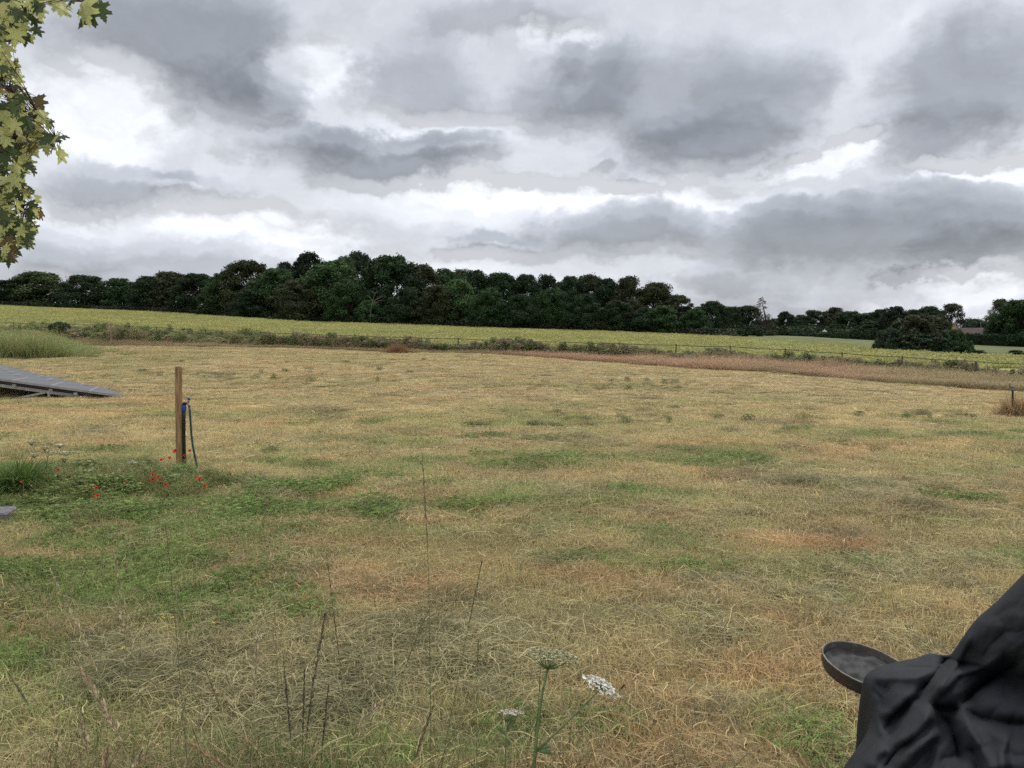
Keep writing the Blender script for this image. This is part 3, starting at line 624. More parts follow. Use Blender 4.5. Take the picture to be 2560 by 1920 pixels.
def hedge(x0, x1, y0, y1, Y, tint, lb, depth=2.5):
    a = at(x0, y1, Y); b = at(x1, y1, Y); z1 = at(x0, y0, Y).z; z2 = at(x1, y0, Y).z; n = int((b.x - a.x) * max(z1 - a.z, 1) * 150 + 1500)
    n = min(n, 26000); u = RNG.random(n); top = z1 + (z2 - z1) * u; face = RNG.random(n); gz = np.minimum(a.z, b.z) - 1.
    X = a.x + (b.x - a.x) * u; Yy = np.where(face < .6, Y, Y + depth * RNG.random(n)) + RNG.normal(size=n) * .12
    Z = np.where(face < .6, gz + (top - gz) * RNG.random(n), top) + RNG.normal(size=n) * .1 + (fbm(X * .6, X * 0, 3, 3) - .5) * .5
    N = np.where((face < .6)[:, None], [[0, -1, .3]], [[0, 0, 1]]) + RNG.normal(size=(n, 3)) * .6
    V, Q = leaves(np.stack([X, Yy, Z], 1), N, .2, RNG, .6); mb = MB(); mb.add(V, Q, rnd=np.repeat(RNG.random(n), 4), rnd2=np.repeat(RNG.random(n), 4))
    mb.box(((a.x + b.x) / 2, Y + depth / 2 + .15, (gz + min(z1, z2) - .25) / 2), (b.x - a.x - .3, depth - .4, min(z1, z2) - .25 - gz), None)
    o = mb.build('hedge', m_leaf, label=lb, cat='hedge', group='clipped hedges', origin=(a.x, Y, gz)); o.color = (*TI[tint], 1); return o
hedge(2392, 2640, 838, 866, 192, 'bk', 'long clipped dark hedge in front of the house')
hedge(2042, 2121, 834, 846, 196, 'dk', 'low clipped hedge below the stone garden lantern')
# undergrowth at the wood foot
X, Y, s = strip(5200, 1., 16, 4, 4, .72); k = colx(X, Y) < 1800; X, Y = X[k], Y[k]; n = len(X)
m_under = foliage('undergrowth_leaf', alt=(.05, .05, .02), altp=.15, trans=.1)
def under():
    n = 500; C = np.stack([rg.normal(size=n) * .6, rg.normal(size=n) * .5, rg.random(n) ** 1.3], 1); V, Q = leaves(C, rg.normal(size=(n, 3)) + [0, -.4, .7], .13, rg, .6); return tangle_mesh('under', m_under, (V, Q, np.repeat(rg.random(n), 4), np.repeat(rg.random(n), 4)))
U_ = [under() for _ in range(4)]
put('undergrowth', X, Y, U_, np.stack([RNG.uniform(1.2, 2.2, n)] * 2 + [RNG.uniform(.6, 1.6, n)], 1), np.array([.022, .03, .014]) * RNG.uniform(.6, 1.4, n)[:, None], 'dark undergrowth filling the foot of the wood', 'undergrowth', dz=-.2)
Xf = RNG.uniform(20, 190, 3000); Yf = RNG.uniform(203, 300, 3000); k = colx(Xf, Yf) > 1760; Xf, Yf = Xf[k], Yf[k]; n = len(Xf)
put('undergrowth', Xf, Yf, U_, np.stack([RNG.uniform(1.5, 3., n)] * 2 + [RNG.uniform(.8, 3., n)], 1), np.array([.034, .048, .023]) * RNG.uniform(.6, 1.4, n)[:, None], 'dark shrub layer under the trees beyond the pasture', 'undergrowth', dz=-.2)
# leaning sparse conifer
rr_ = np.random.default_rng(77); Yc_ = 205.
base = at(1917, 838, Yc_); root = empty('conifer_tree', (base.x, Yc_, base.z - .5), 'sparse windswept conifer with bare leaning top above the pasture', 'tree', 'trees beyond the pasture')
def L3(x, y, dy=0.): v = at(x, y, Yc_ + dy); return np.array([v.x - base.x, v.y - Yc_, v.z - base.z + .5])
tb = MB(); tr = [L3(1917, 845), L3(1916, 805), L3(1911, 780), L3(1907, 765), L3(1908, 748), L3(1906, 740)]; tb.tube(tr, [.28, .22, .16, .1, .06, .03], 6); lv = []
for (x0, y0, x1, y1) in [(1907, 745, 1900, 748), (1908, 750, 1897, 755), (1908, 758, 1890, 763), (1908, 765, 1884, 771), (1910, 772, 1886, 779), (1911, 778, 1892, 788), (1912, 784, 1898, 795), (1909, 752, 1913, 757), (1911, 766, 1914, 770), (1914, 796, 1922, 785), (1915, 806, 1926, 788), (1915, 812, 1929, 800), (1915, 800, 1900, 806), (1916, 820, 1928, 812), (1915, 790, 1903, 800), (1916, 815, 1904, 820)]:
    a = L3(x0, y0); b_ = L3(x1, y1, rr_.uniform(-2, 2)); mid = (a + b_) / 2 + [0, 0, .25]; tb.tube([a, mid, b_], [.07, .05, .02], 5)
    for q in range(60): t = rr_.uniform(.25, 1.05); lv.append(a + (b_ - a) * t + [rr_.normal() * .22, rr_.normal() * .3, -abs(rr_.normal()) * .28 + .2])
tb.build('trunk', m_bark, root)
for _ in range(900): t = rr_.random() ** .8; p = L3(1916, 838) * (1 - t) + L3(1914, 790) * t; lv.append(p + rr_.normal(size=3) * [.9, .8, .5])
lv = np.array(lv); V, Q = leaves(lv, rr_.normal(size=lv.shape) + [0, 0, .7], .17, rr_, .4); mb = MB(); mb.add(V, Q, rnd=np.repeat(rr_.random(len(lv)), 4), rnd2=np.repeat(rr_.random(len(lv)), 4)); o = mb.build('crown', m_leaf, root); o.color = (.06, .055, .035, 1)
# dead limbs
m_dead = simple('dead_wood', (.19, .17, .15), .9, .1, .2, 6.)
def dead(label, segs, Y, w):
    mb = MB(); o0 = at(*segs[0][0], Y)
    for pts in segs: mb.tube([at(x, y, Y + random.uniform(-.3, .3)) for x, y in pts], [w * (1 - .6 * i / len(pts)) for i in range(len(pts))], 5)
    mb.build('dead_tree', m_dead, label=label, cat='tree', group='bare dead trees', origin=tuple(o0))
dead('pale dead branches showing through the front of the wood', [[(925, 800), (928, 770), (932, 752), (937, 735), (945, 726)], [(932, 752), (924, 742), (918, 738)], [(934, 752), (950, 744), (964, 738)], [(930, 760), (946, 752), (958, 750)], [(937, 735), (930, 728)], [(950, 744), (956, 736)]], 156.5, .05)
dead('thin bare tree against the sky above the house', [[(2456, 845), (2452, 815), (2450, 800), (2444, 793)], [(2450, 800), (2462, 794), (2468, 788)], [(2452, 808), (2459, 800)], [(2450, 802), (2446, 798)]], 232, .12)

# ------------------------------------------------------------------ far garden things
m_tile = simple('roof_tile', (.062, .042, .036), .85, .2, .3, 1.5); m_wall = simple('house_wall', (.42, .36, .27), .85, .2, .12, 2.); m_white = simple('white_paint', (.75, .75, .72), .5, .3, .06, 6.); m_glass = simple('dark_glass', (.03, .035, .04), .08, .6, .1, 3.)
m_stone = simple('lantern_stone', (.33, .36, .26), .85, .2, .2, 5.)
Yh_ = 214.; hb = at(2430, 862, Yh_); hz = at(2430, 838, Yh_).z; rz_ = at(2430, 819, Yh_).z; g0 = hb.z - .8
house = empty('house', (hb.x, Yh_, g0), 'low house with brown tiled roof and yellowish chimney behind the dark hedge', 'house')
xl = at(2385, 838, Yh_).x - hb.x; xr = at(2492, 838, Yh_).x - hb.x; ev = hz - g0 + .1; rd = rz_ - g0
mb = MB(); mb.box(((xl + xr) / 2, 4, ev / 2), (xr - xl - .8, 7, ev)); mb.build('wall', m_wall, house)
mb = MB(); P = [(xl, -.3, ev), (xr, -.3, ev), (xr, 8.3, ev), (xl, 8.3, ev), (xl + 2.6, 4, rd), (xr - 1.4, 4, rd), (xl, -.3, ev - .15), (xr, -.3, ev - .15), (xr, 8.3, ev - .15), (xl, 8.3, ev - .15)]
mb.add(P, [(0, 1, 5, 4), (2, 3, 4, 5), (6, 7, 1, 0), (7, 8, 2, 1), (8, 9, 3, 2), (9, 6, 0, 3), (9, 8, 7, 6)], [(1, 2, 5), (3, 0, 4)]); rf = mb.build('roof', m_tile, house)
chx = at(2404, 838, Yh_).x - hb.x; mb = MB(); mb.box((chx, 4, rd + .05), (.75, .7, 1.9)); mb.box((chx, 4, rd + 1.07), (.9, .85, .15)); mb.tube([(chx, 4, rd + 1.1), (chx, 4, rd + 1.5)], .15, 8); mb.build('chimney', simple('chimney_brick', (.45, .36, .17), .9, .2, .15, 3.), rf)
for wx in (xl + 2.5, xl + 6.6):
    mb = MB(); zc = ev - .8
    for dx, dz, sx, sz in ((-.6, 0, .08, 1.1), (.6, 0, .08, 1.1), (0, .55, 1.28, .08), (0, -.55, 1.28, .08), (0, 0, .06, 1.02)): mb.box((wx + dx, .46, zc + dz), (sx, .1, sz))
    w_ = mb.build('window', m_white, house); mb = MB(); mb.box((wx, .48, zc), (1.12, .03, 1.02)); mb.build('pane', m_glass, w_)
Ys = 197.; sb = at(2490, 850, Ys); shed = empty('summer_house', (sb.x, Ys, sb.z - .8), 'tiny white framed garden window block peeping over the dark hedge', 'shed'); zt = at(2490, 835.5, Ys).z - sb.z + .8
mb = MB(); mb.box((0, .6, zt / 2 - .1), (1.25, 1., zt - .2)); mb.build('wall', simple('shed_wall', (.12, .10, .08), .8, .2, .2, 4.), shed)
mb = MB(); 
for dx in (-.62, -.12, .42): mb.box((dx, .04, zt - .55), (.14, .1, 1.))
mb.box((-.1, .035, zt - .02), (1.3, .12, .12)); wn = mb.build('window', m_white, shed)
mb = MB(); mb.add([(-.9, -.1, zt), (.9, -.1, zt), (.9, 1.3, zt), (-.9, 1.3, zt), (0, -.1, zt + .25), (0, 1.3, zt + .25)], [(0, 4, 5, 3), (4, 1, 2, 5), (0, 3, 2, 1)], [(0, 1, 4), (2, 3, 5)]); mb.build('roof', m_tile, shed)
Yl = 199.; lb_ = at(2061, 846, Yl); lan = empty('stone_lantern', (lb_.x, Yl, lb_.z), 'pale stone garden lantern with pointed roof above the low hedge', 'garden lantern')
zz = lambda y: at(2061, y, Yl).z - lb_.z
mb = MB(); mb.lathe([(.32, 0), (.3, .1), (.16, .2), (.16, zz(836)), (.36, zz(835)), (.36, zz(834.3))], seg=12); mb.build('pillar', m_stone, lan)
mb = MB(); mb.lathe([(.2, zz(834.2)), (.2, zz(830))], seg=4); mb.build('lamp_chamber', m_stone, lan)
mb = MB(); mb.lathe([(0, zz(829.8)), (.62, zz(829.5)), (.52, zz(828)), (.2, zz(825.5)), (.08, zz(823.5)), (.1, zz(822.8)), (0, zz(821.5))], seg=10); mb.build('roof', m_stone, lan)

# ------------------------------------------------------------------ fence
m_post = simple('weathered_wood', (.11, .095, .075), .9, .15, .35, 10.); m_wire = simple('fence_wire', (.05, .05, .05), .6, .3, .1, 5.); m_stake = simple('pale_timber', (.26, .20, .12), .85, .2, .2, 15.)
fp = []
u = -.85
while u < .95:
    Y = 45.
    for _ in range(20): Y = .5 * Y + .5 * float(lay(3, np.array([u * Y]), np.array([Y]))[0])
    X = u * Y; fp.append((X, Y, float(hbase(np.array([X]), np.array([Y]))[0]))); u += 3.1 / Y * (1 if u < .2 else .95)
fence = empty('wire_fence', fp[0], 'long dark post and wire fence between the mown field and the crop', 'fence'); o0 = np.array(fp[0])
wm = MB(); NW = len(fp)
for hh_, rw in ((FENCE_H, .022), (.62, .008), (.32, .008)):
    pts = []
    for i, p in enumerate(fp):
        pts.append(np.array(p) - o0 + [0, -.05, hh_])
        if i < NW - 1: q = (np.array(p) + np.array(fp[i + 1])) / 2 - o0; pts.append(q + [0, -.05, hh_ - .03])
    wm.tube(pts, rw, 4)
wm.build('wire', m_wire, fence)
pm = MB(); pm.tube([(0, 0, -.3), (0, 0, FENCE_H + .04), (0, 0, FENCE_H + .07)], [.035, .033, .02], 8); pmesh = pm.mesh('post', m_post, False)
for p in fp:
    o = obj('post', pmesh, fence, loc=tuple(np.array(p) - o0)); o.rotation_euler = (random.uniform(-.04, .04), random.uniform(-.04, .04), random.random())
def stake(x, ytop, ybot, Y, label, mat, r=.05):
    b_ = at(x, ybot, Y); t = at(x, ytop, Y); z0 = H(b_.x, Y) - .1; mb = MB(); n = 9
    mb.tube([(0, 0, 0), (.005, 0, (t.z - z0) * .5), (0, 0, t.z - z0 - .015), (0, 0, t.z - z0)], [r, r, r * .97, r * .8], 10)
    return mb.build('stake', mat, label=label, cat='stake', group='wooden stakes at the field edge') , (b_.x, Y, z0)
for a_ in ((278, 807, 850, 47.5, 'pale weathered stake on the left beside the grey green shrub', m_stake, .055), (1015, 838, 868, 44.5, 'pale yellow timber stake behind the brown grass mound', m_stake, .06), (2439, 904, 935, 33.5, 'short dark stake at the fence on the right', m_post, .05)):
    o, l = stake(*a_); o.location = l
# brown mound of dead grass, hay clump at the right
def mound(name, label, cx_, cy_, Y, wx, hz_, col, n=90, protos=tall, cat='grass clump'):
    b_ = ground_at(cx_, cy_) if Y is None else (at(cx_, cy_, Y).x, Y, H(at(cx_, cy_, Y).x, Y))
    mb = MB(); rg2 = np.random.default_rng(int(cx_))
    for _ in range(n):
        rr2 = abs(rg2.normal()) * .38; a = rg2.random() * 6.28; x, y = wx * rr2 * math.cos(a), wx * .7 * rr2 * math.sin(a); V, Q, r, r2 = tangle(26, rg2, wx * .16, (hz_ * .5, hz_ * 1.1), .012, .6, 1.1, 3)
        V = V * [1, 1, max(.25, 1 - rr2 * rr2 * 1.3)]; mb.add(V + [x, y, 0], Q, rnd=r, rnd2=r2)
    o = mb.build(name, foliage(name + '_straw', 'OBJECT', alt=(.24, .16, .08), altp=.3, trans=.25), label=label, cat=cat); o.location = b_; o.color = (*col, 1); return o
mound('dead_grass_mound', 'low mound of tangled reddish brown dead grass at the far edge of the mown field', 995, 882, 41.5, 1.5, .62, (.30, .175, .09))
mound('hay_clump', 'large straw coloured clump of long dry grass round the far standpipe', 2562, 1036, 16.3, .8, .55, (.46, .33, .18), 80)
mound('dry_grass_tuft', 'upright dry grass gathered round the far standpipe pipe', 2533, 1036, 16.4, .22, .6, (.46, .34, .18), 16)
mound('grass_clump', 'lush bright green grass clump at the left photo edge', 48, 1292, 8.0, .42, .42, (.10, .17, .04), 60)
for o in bpy.data.objects:
    if o.name == 'grass_clump': o.data.materials.clear(); o.data.materials.append(foliage('clump_blade', 'OBJECT', alt=(.14, .2, .06), altp=.3, trans=.3))

# ------------------------------------------------------------------ post, standpipe, hose
gp = ground_at(467 - 12, 1190); Yp_ = 9.4
pb = at(449, 1188, Yp_); pt = at(446, 916, Yp_)
m, nt = newmat('fresh_timber'); b = NB(nt); tc = b.n('ShaderNodeTexCoord').outputs['Object']; st = b.vmath('MULTIPLY', tc, (1, 1, .06)); n1 = b.noise(st, 60., 6., .6, .4).outputs[0]; n2 = b.noise(tc, 5., 3.).outputs[0]
c = b.mix(b.mr(n1, .35, .68), (.19, .11, .05), (.48, .30, .14)); c = b.mix(b.mr(n2, .4, .75, 0, .5), c, (.22, .16, .10)); b.out(b.bsdf(c, .8, .2, n1, .6, .004)); m_timber = m
z0 = H(pb.x, Yp_) - .15; mb = MB(); top = pt.z - z0; dx = pt.x - pb.x
V = []; sd = 20
ring = []
for i, (f, rr2) in enumerate(((0, .042), (.3, .0415), (.6, .041), (.9, .040), (.985, .0395), (1, .036))): ring.append(((dx * f, 0, top * f), rr2))
mb.tube([r_[0] for r_ in ring], [r_[1] for r_ in ring], sd); o = mb.build('wooden_post', m_timber, label='round brown timber post standing beside the garden tap', cat='post', smooth=False, origin=None); o.location = (pb.x, Yp_, z0)
# crack in the post
m_black = simple('black_plastic', (.012, .012, .014), .45, .4, .3, 30.); m_blue = simple('blue_fitting', (.012, .07, .42), .35, .5, .15, 20.); m_brass = simple('tap_brass', (.25, .22, .17), .45, .5, .25, 40., metal=.7); m_hose = simple('green_hose', (.006, .035, .032), .4, .5, .25, 30.); m_redstripe = simple('blue_handle', (.03, .05, .22), .4, .5, .1, 20.)
sb0 = at(461, 1195, Yp_); sp0 = empty('standpipe', (sb0.x, Yp_, H(sb0.x, Yp_)), 'black water pipe with blue joint and tap beside the wooden post', 'water tap', 'garden water taps'); so = Vector(sp0.location)
def l9(x, y, d=0.): return tuple(at(x, y, Yp_ + d) - so)
mb = MB(); pts = [l9(464, 1200), l9(463, 1180), l9(461.5, 1150), l9(460, 1100), l9(460, 1050), l9(460.5, 1027)]; mb.tube(pts, [.021, .02, .019, .018, .018, .018], 12)
for k in range(9): y = 1040 + k * 16; mb.tube([l9(460.3 + .3 * (y > 1120), y), l9(460.3 + .3 * (y > 1120), y + 2.5)], .0205, 12)
mb.build('pipe', m_black, sp0, True)
mb = MB(); mb.tube([l9(460.5, 1028), l9(460.5, 1024), l9(460.6, 1019), l9(460.6, 1013)], [.022, .024, .024, .02], 12); mb.tube([l9(460.5, 1019.5), l9(460.6, 1016)], .027, 10); mb.build('joint', m_blue, sp0)
mb = MB(); mb.tube([l9(460.6, 1013), l9(461, 1009), l9(463, 1008), l9(467, 1009)], [.02, .021, .017, .014], 10); mb.tube([l9(461.5, 1005.5), l9(461.5, 1010)], .02, 10); mb.build('elbow', m_black, sp0, True)
mb = MB(); mb.tube([l9(466, 1009), l9(470, 1009), l9(473, 1012), l9(473.5, 1018)], [.011, .013, .012, .012], 10); mb.tube([l9(470.5, 1009), l9(471, 998)], [.010, .008], 8); mb.tube([l9(472.5, 1011), l9(473.4, 1017)], .016, 8); tp = mb.build('tap', m_brass, sp0, True)
mb = MB(); mb.bar(l9(469.5, 995), l9(476, 999), .014, .02); mb.tube([l9(471, 999), l9(471.5, 996)], .012, 8); mb.build('handle', m_redstripe, tp)
mb = MB(); pts = [at(473.5, 1017, Yp_), at(474.5, 1030, Yp_ - .01), at(476.5, 1055, Yp_ - .02), at(478.5, 1085, Yp_ - .03), at(482, 1115, Yp_ - .05), at(487, 1140, Yp_ - .08), at(492, 1163, Yp_ - .1), at(497, 1185, Yp_ - .14)]
e = at(500, 1197, Yp_ - .2); e.z = H(e.x, e.y) + .02; pts += [e, Vector((e.x + .1, e.y - .1, H(e.x + .1, e.y - .1) + .01)), Vector((e.x + .35, e.y - .05, H(e.x + .35, e.y) + .0))]
o0_ = pts[0].copy(); mb.tube(pts, .0125, 10); o = mb.build('garden_hose', m_hose, label='dark green hose hanging from the tap down into the grass', cat='hose', smooth=True)
# far standpipe
Yq = 16.3; qb = at(2532, 1030, Yq); s2_ = empty('standpipe', (qb.x, Yq, H(qb.x, Yq)), 'black capped water pipe with pale blue band in dry grass at the right edge', 'water tap', 'garden water taps'); so2 = Vector(s2_.location); l16 = lambda x, y: tuple(at(x, y, Yq) - so2)
mb = MB(); mb.tube([l16(2532, 1045), l16(2531.5, 975)], .02, 10); mb.build('pipe', m_black, s2_)
mb = MB(); mb.tube([l16(2532, 975), l16(2532, 969.5)], .022, 10); mb.build('joint', simple('pale_blue_fitting', (.13, .17, .36), .4, .4, .1, 20.), s2_)
mb = MB(); mb.tube([l16(2532, 969.5), l16(2532, 967.8)], .026, 10); mb.tube([l16(2532, 968.5), l16(2526, 968), l16(2524.5, 963), l16(2524, 960)], [.01, .012, .008, .006], 6); mb.tube([l16(2521, 960.5), l16(2527, 958.5)], .005, 6); mb.build('tap', m_black, s2_)
gs = ground_at(2500, 1036)
def rock(loc, s, label, mat, name='stone'):
    V = []; rg3 = np.random.default_rng(3)
    import bmesh
    bm = bmesh.new(); bmesh.ops.create_icosphere(bm, subdivisions=2, radius=1.)
    for v in bm.verts: v.co *= 1 + .16 * math.sin(v.co.x * 5 + v.co.y * 3) + rg3.uniform(-.05, .05); v.co.x *= s[0]; v.co.y *= s[1]; v.co.z *= s[2]
    me = bpy.data.meshes.new(name); bm.to_mesh(me); bm.free(); me.materials.append(mat); return obj(name, me, label=label, cat='stone', loc=loc)
rock((gs[0], gs[1], gs[2] + .04), (.032, .03, .03), 'small white stone lying at the foot of the hay clump', m_white)
sl = ground_at(-5, 1298); m_slab = simple('slab_stone', (.13, .12, .13), .7, .3, .3, 25.)
mb = MB(); mb.box((0, 0, .04), (.4, .32, .08), Matrix.Rotation(.3, 3, 'Z'), bev=.015); o = mb.build('paving_slab', m_slab, label='corner of a grey stone slab cut by the left photo edge', cat='slab'); o.location = (sl[0] - .10, sl[1], sl[2])

# ------------------------------------------------------------------ solar panels
m, nt = newmat('panel_glass'); b = NB(nt); tc = b.n('ShaderNodeTexCoord').outputs['Object']
n = b.noise(tc, 1.5, 4.).outputs[0]; sx = b.n('ShaderNodeSeparateXYZ', ins={0: tc})
def lines(v, per, w): f = b.math('FRACT', b.math('DIVIDE', v, per)); return b.math('LESS_THAN', f, w)
ln = b.math('MAXIMUM', lines(sx.outputs[0], .16, .05), lines(sx.outputs[1], .16, .05))
c = b.mix(b.math('MULTIPLY', ln, .35), (.045, .047, .055), (.15, .15, .15)); c = b.mix(b.mr(n, .35, .7, .3, .6), c, (.15, .145, .14)); b.out(b.bsdf(c, .55, .3)); m_glassp = m
m_alu = simple('galvanised_steel', (.42, .42, .40), .5, .4, .15, 12., metal=.5); m_frame = simple('dark_panel_frame', (.02, .02, .022), .5, .4, .2, 10.)
A = Vector(ground_at(322, 993)); A.z += .03
B = at(95, 923, 33.5); 
Cc = at(-60, 938.5, A.y - .35)            # up-slope direction point on the near edge
uu = (B - A); vv = (Cc - A)
nu, nv = 9, 5; ul = uu.length; pu = ul / nu; ud = uu.normalized(); vd = vv.normalized(); nd = vd.cross(ud).normalized(); 
if nd.z < 0: nd = -nd
vlen = vv.length * 1.25; pv = vlen / nv
arr = empty('solar_panels', tuple(A), 'low tilted grey solar panel array on a white metal frame at the left', 'solar panels')
Mx = Matrix((ud, vd, nd)).transposed()
pmb = MB(); pmb.box((pu / 2, pv / 2, 0), (pu - .02, pv - .02, .012)); pmsh = pmb.mesh('panel', m_glassp)
fmb = MB()
for cx_, cy_, sx_, sy_ in ((pu / 2, .011, pu - .006, .022), (pu / 2, pv - .011, pu - .006, .022), (.011, pv / 2, .022, pv - .05), (pu - .011, pv / 2, .022, pv - .05)): fmb.box((cx_, cy_, -.018), (sx_, sy_, .052))
fmsh = fmb.mesh('frame', simple('panel_rim', (.30, .30, .30), .5, .4, .1, 8., metal=.4)); cmb = MB(); cmb.box((0, 0, .03), (.10, .13, .065)); cmsh = cmb.mesh('clamp', m_frame)
for i in range(nu):
    for j in range(nv):
        o = obj('panel', pmsh, arr); o.matrix_local = Matrix.Translation(Mx @ Vector((i * pu, j * pv, 0))) @ Mx.to_4x4()
        f_ = obj('frame', fmsh, o)
        if i > 0 and j < nv:
            for q in (.25, .75):
                c_ = obj('clamp', cmsh, arr); c_.matrix_local = Matrix.Translation(Mx @ Vector((i * pu, (j + q) * pv, 0))) @ Mx.to_4x4()
def pl(a_, b_, c_=0.): return Mx @ Vector((a_, b_, c_))
mb = MB(); mb.bar(pl(.02, .0, -.07), pl(.02, vlen, -.07), .05, .06); mb.build('edge_beam', m_frame, arr)
def fl(v, dn=0.): w = A + v; return Vector((v.x, v.y, H(w.x, w.y) - A.z - .05))
for k, u_ in enumerate((.12, ul * .33, ul * .66, ul - .2)):
    mb = MB(); mb.bar(pl(u_, vlen * .25, -.15), pl(u_, vlen, -.15), .05, .07); mb.build('rail', m_alu, arr)
    for vf in (.42, .8, 1.):
        t_ = pl(u_, vlen * vf - .03, -.15); mb = MB(); mb.bar(t_, fl(t_), .05, .05); mb.build('leg', m_alu, arr)
    t_ = pl(u_ - .03, vlen * .43, -.17); g_ = fl(pl(u_, vlen * .66)); g_ = Vector((g_.x, g_.y - .03, g_.z)); mb = MB(); mb.bar(t_, g_, .04, .04); mb.build('brace', m_alu, arr)
for vf in (.1, .28, .41, .6, .78, .93):
    mb = MB(); mb.bar(pl(-.05, vlen * vf, -.10), pl(ul, vlen * vf, -.10), .07, .05); mb.build('purlin', m_alu, arr)

# ------------------------------------------------------------------ poppies
m_pop = foliage('poppy_petal', 'OBJECT', alt=(.75, .06, .02), altp=.3, trans=.35, var=.25); m_stem = simple('green_stem', (.15, .20, .08), .6, .2, .25, 40.)
def poppy_mesh(seed):
    rg4 = np.random.default_rng(seed); mb = MB()
    for k in range(4):
        a0 = k * 1.571 + rg4.uniform(-.2, .2); V = []; T = []; nn_ = 6
        for i in range(4):
            for j in range(nn_):
                t = i / 3; a = a0 + (j / (nn_ - 1) - .5) * 1.9 * (.4 + .6 * t ** .5); r_ = .034 * t; z = .022 * t ** 1.6 + .004 * math.sin(j * 2.4 + k) * t - (.006 * (k % 2)); V.append((r_ * math.cos(a), r_ * math.sin(a), z))
        Q = [(i * nn_ + j, i * nn_ + j + 1, (i + 1) * nn_ + j + 1, (i + 1) * nn_ + j) for i in range(3) for j in range(nn_ - 1)]; mb.add(V, Q)
    return mb.mesh('petals', m_pop, True)
pms = [poppy_mesh(s_) for s_ in range(4)]
cen = MB(); cen.lathe([(0, 0), (.006, .002), (.008, .008), (0, .012)], seg=8); cenm = cen.mesh('seed_pod', simple('poppy_centre', (.02, .025, .012), .8))
POP = [(57, 1205, 'orange red poppy above the lush green clump at the left'), (146, 1176, 'red poppy under the wide white umbel'), (242, 1221, 'small orange poppy, upper of two in the weeds left of the post'), (244, 1241, 'small orange poppy, lower of two in the weeds left of the post'), (316, 1208, 'orange poppy standing alone midway between the umbels and post'), (338, 1165, 'dark red drooping poppy below the lone cream umbel'), (382, 1187, 'large orange poppy, top left of the cluster left of the post'), (382, 1199, 'flat orange poppy just under the large orange one'), (398, 1200, 'orange red poppy on the right of the cluster left of the post'), (396, 1193, 'narrow orange poppy tucked above its neighbour in the cluster'), (404, 1151, 'red poppy left of the post at knee height'), (424, 1146, 'small red poppy close to the left side of the post'), (439, 1129, 'brightest red poppy in front of the left side of the post'), (463, 1139, 'red poppy in front of the black pipe'), (475, 1128, 'red poppy between the pipe and the green hose'), (413, 1213, 'small flat orange poppy below left of the post foot'), (498, 1199, 'orange red poppy at the lower end of the hose'), (577, 1187, 'pinkish red poppy alone to the right of the hose'), (464, 1237, 'faded pink poppy low in the grass below the post'), (512, 1216, 'tiny pink poppy head right below the hose end')]
for i, (x, y, lb) in enumerate(POP):
    Y = 9.0 - max(0, (y - 1150)) * .006 - (.65 if y > 1180 else 0) + random.uniform(-.12, .12) - (.9 if x < 260 else 0); 
    if 430 < x < 485: Y = 9.2 if x != 475 else 9.3
    p = at(x, y, Y); s_ = random.uniform(.52, .75) * (1.15 if x in (382, 439, 498) else .9); g_ = H(p.x, Y); r_ = empty('poppy', (p.x, Y, g_), lb, 'poppy', 'poppies round the wooden post')
    hz2 = max(p.z - g_, .06)
    o = obj('petals', pms[i % 4], r_, loc=(0, 0, hz2)); o.scale = (s_,) * 3; o.rotation_euler = (random.uniform(.3, 1.1), random.uniform(-.4, .4), random.uniform(-.6, .6)); v = random.uniform(.8, 1.1); o.color = (.72 * v, .028 if x > 400 and y < 1160 else .075, .018, 1)
    mb = MB(); mb.tube([(random.uniform(-.03, .03), .02, -.02), (.01, 0, hz2 * .5), (0, 0, hz2)], .0018, 5); mb.build('stem', m_stem, r_)
    c_ = obj('seed_pod', cenm, r_, loc=(0, 0, hz2 + .004)); c_.rotation_euler = o.rotation_euler

# ------------------------------------------------------------------ umbel plants
m_umb = foliage('umbel_flower', 'OBJECT', alt=(.45, .42, .3), altp=.3, trans=.2, var=.25)
def umbel(mb_r, mb_f, hub, top, axis, Rw, rg5, rays=20, dens=14, fs=.004, dome=.25):
    """rays spread from the hub to a flat plate of tiny flowers centred on top"""
    hub = np.array(hub); top = np.array(top); ax = np.array(axis, float); ax /= np.linalg.norm(ax); e1 = np.cross(ax, [.3, 1, .1]); e1 /= np.linalg.norm(e1); e2 = np.cross(ax, e1); fl_ = []
    for k in range(rays):
        rr2 = math.sqrt((k + .5) / rays); a = k * 2.4; tip = top + Rw * rr2 * (e1 * math.cos(a) + e2 * math.sin(a)) - ax * Rw * dome * rr2 ** 2
        mid = hub + (tip - hub) * .45 + (tip - top) * .12
        mb_r.tube([hub, mid, tip], [.0016, .0011, .0008], 4)
        q = rg5.normal(size=(dens, 3)) * (Rw * .085); q = q - np.outer(q @ ax, ax) * .8; fl_.append(tip + q)
        for j in range(0, dens, 2): mb_r.tube([tip - ax * .006, tip + q[j]], .0005, 3)
    P = np.concatenate(fl_); V, Q = leaves(P, rg5.normal(size=P.shape) * .5 + ax, fs, rg5, .9); mb_f.add(V, Q, rnd=np.repeat(rg5.random(len(P)), 4), rnd2=np.repeat(rg5.random(len(P)), 4))
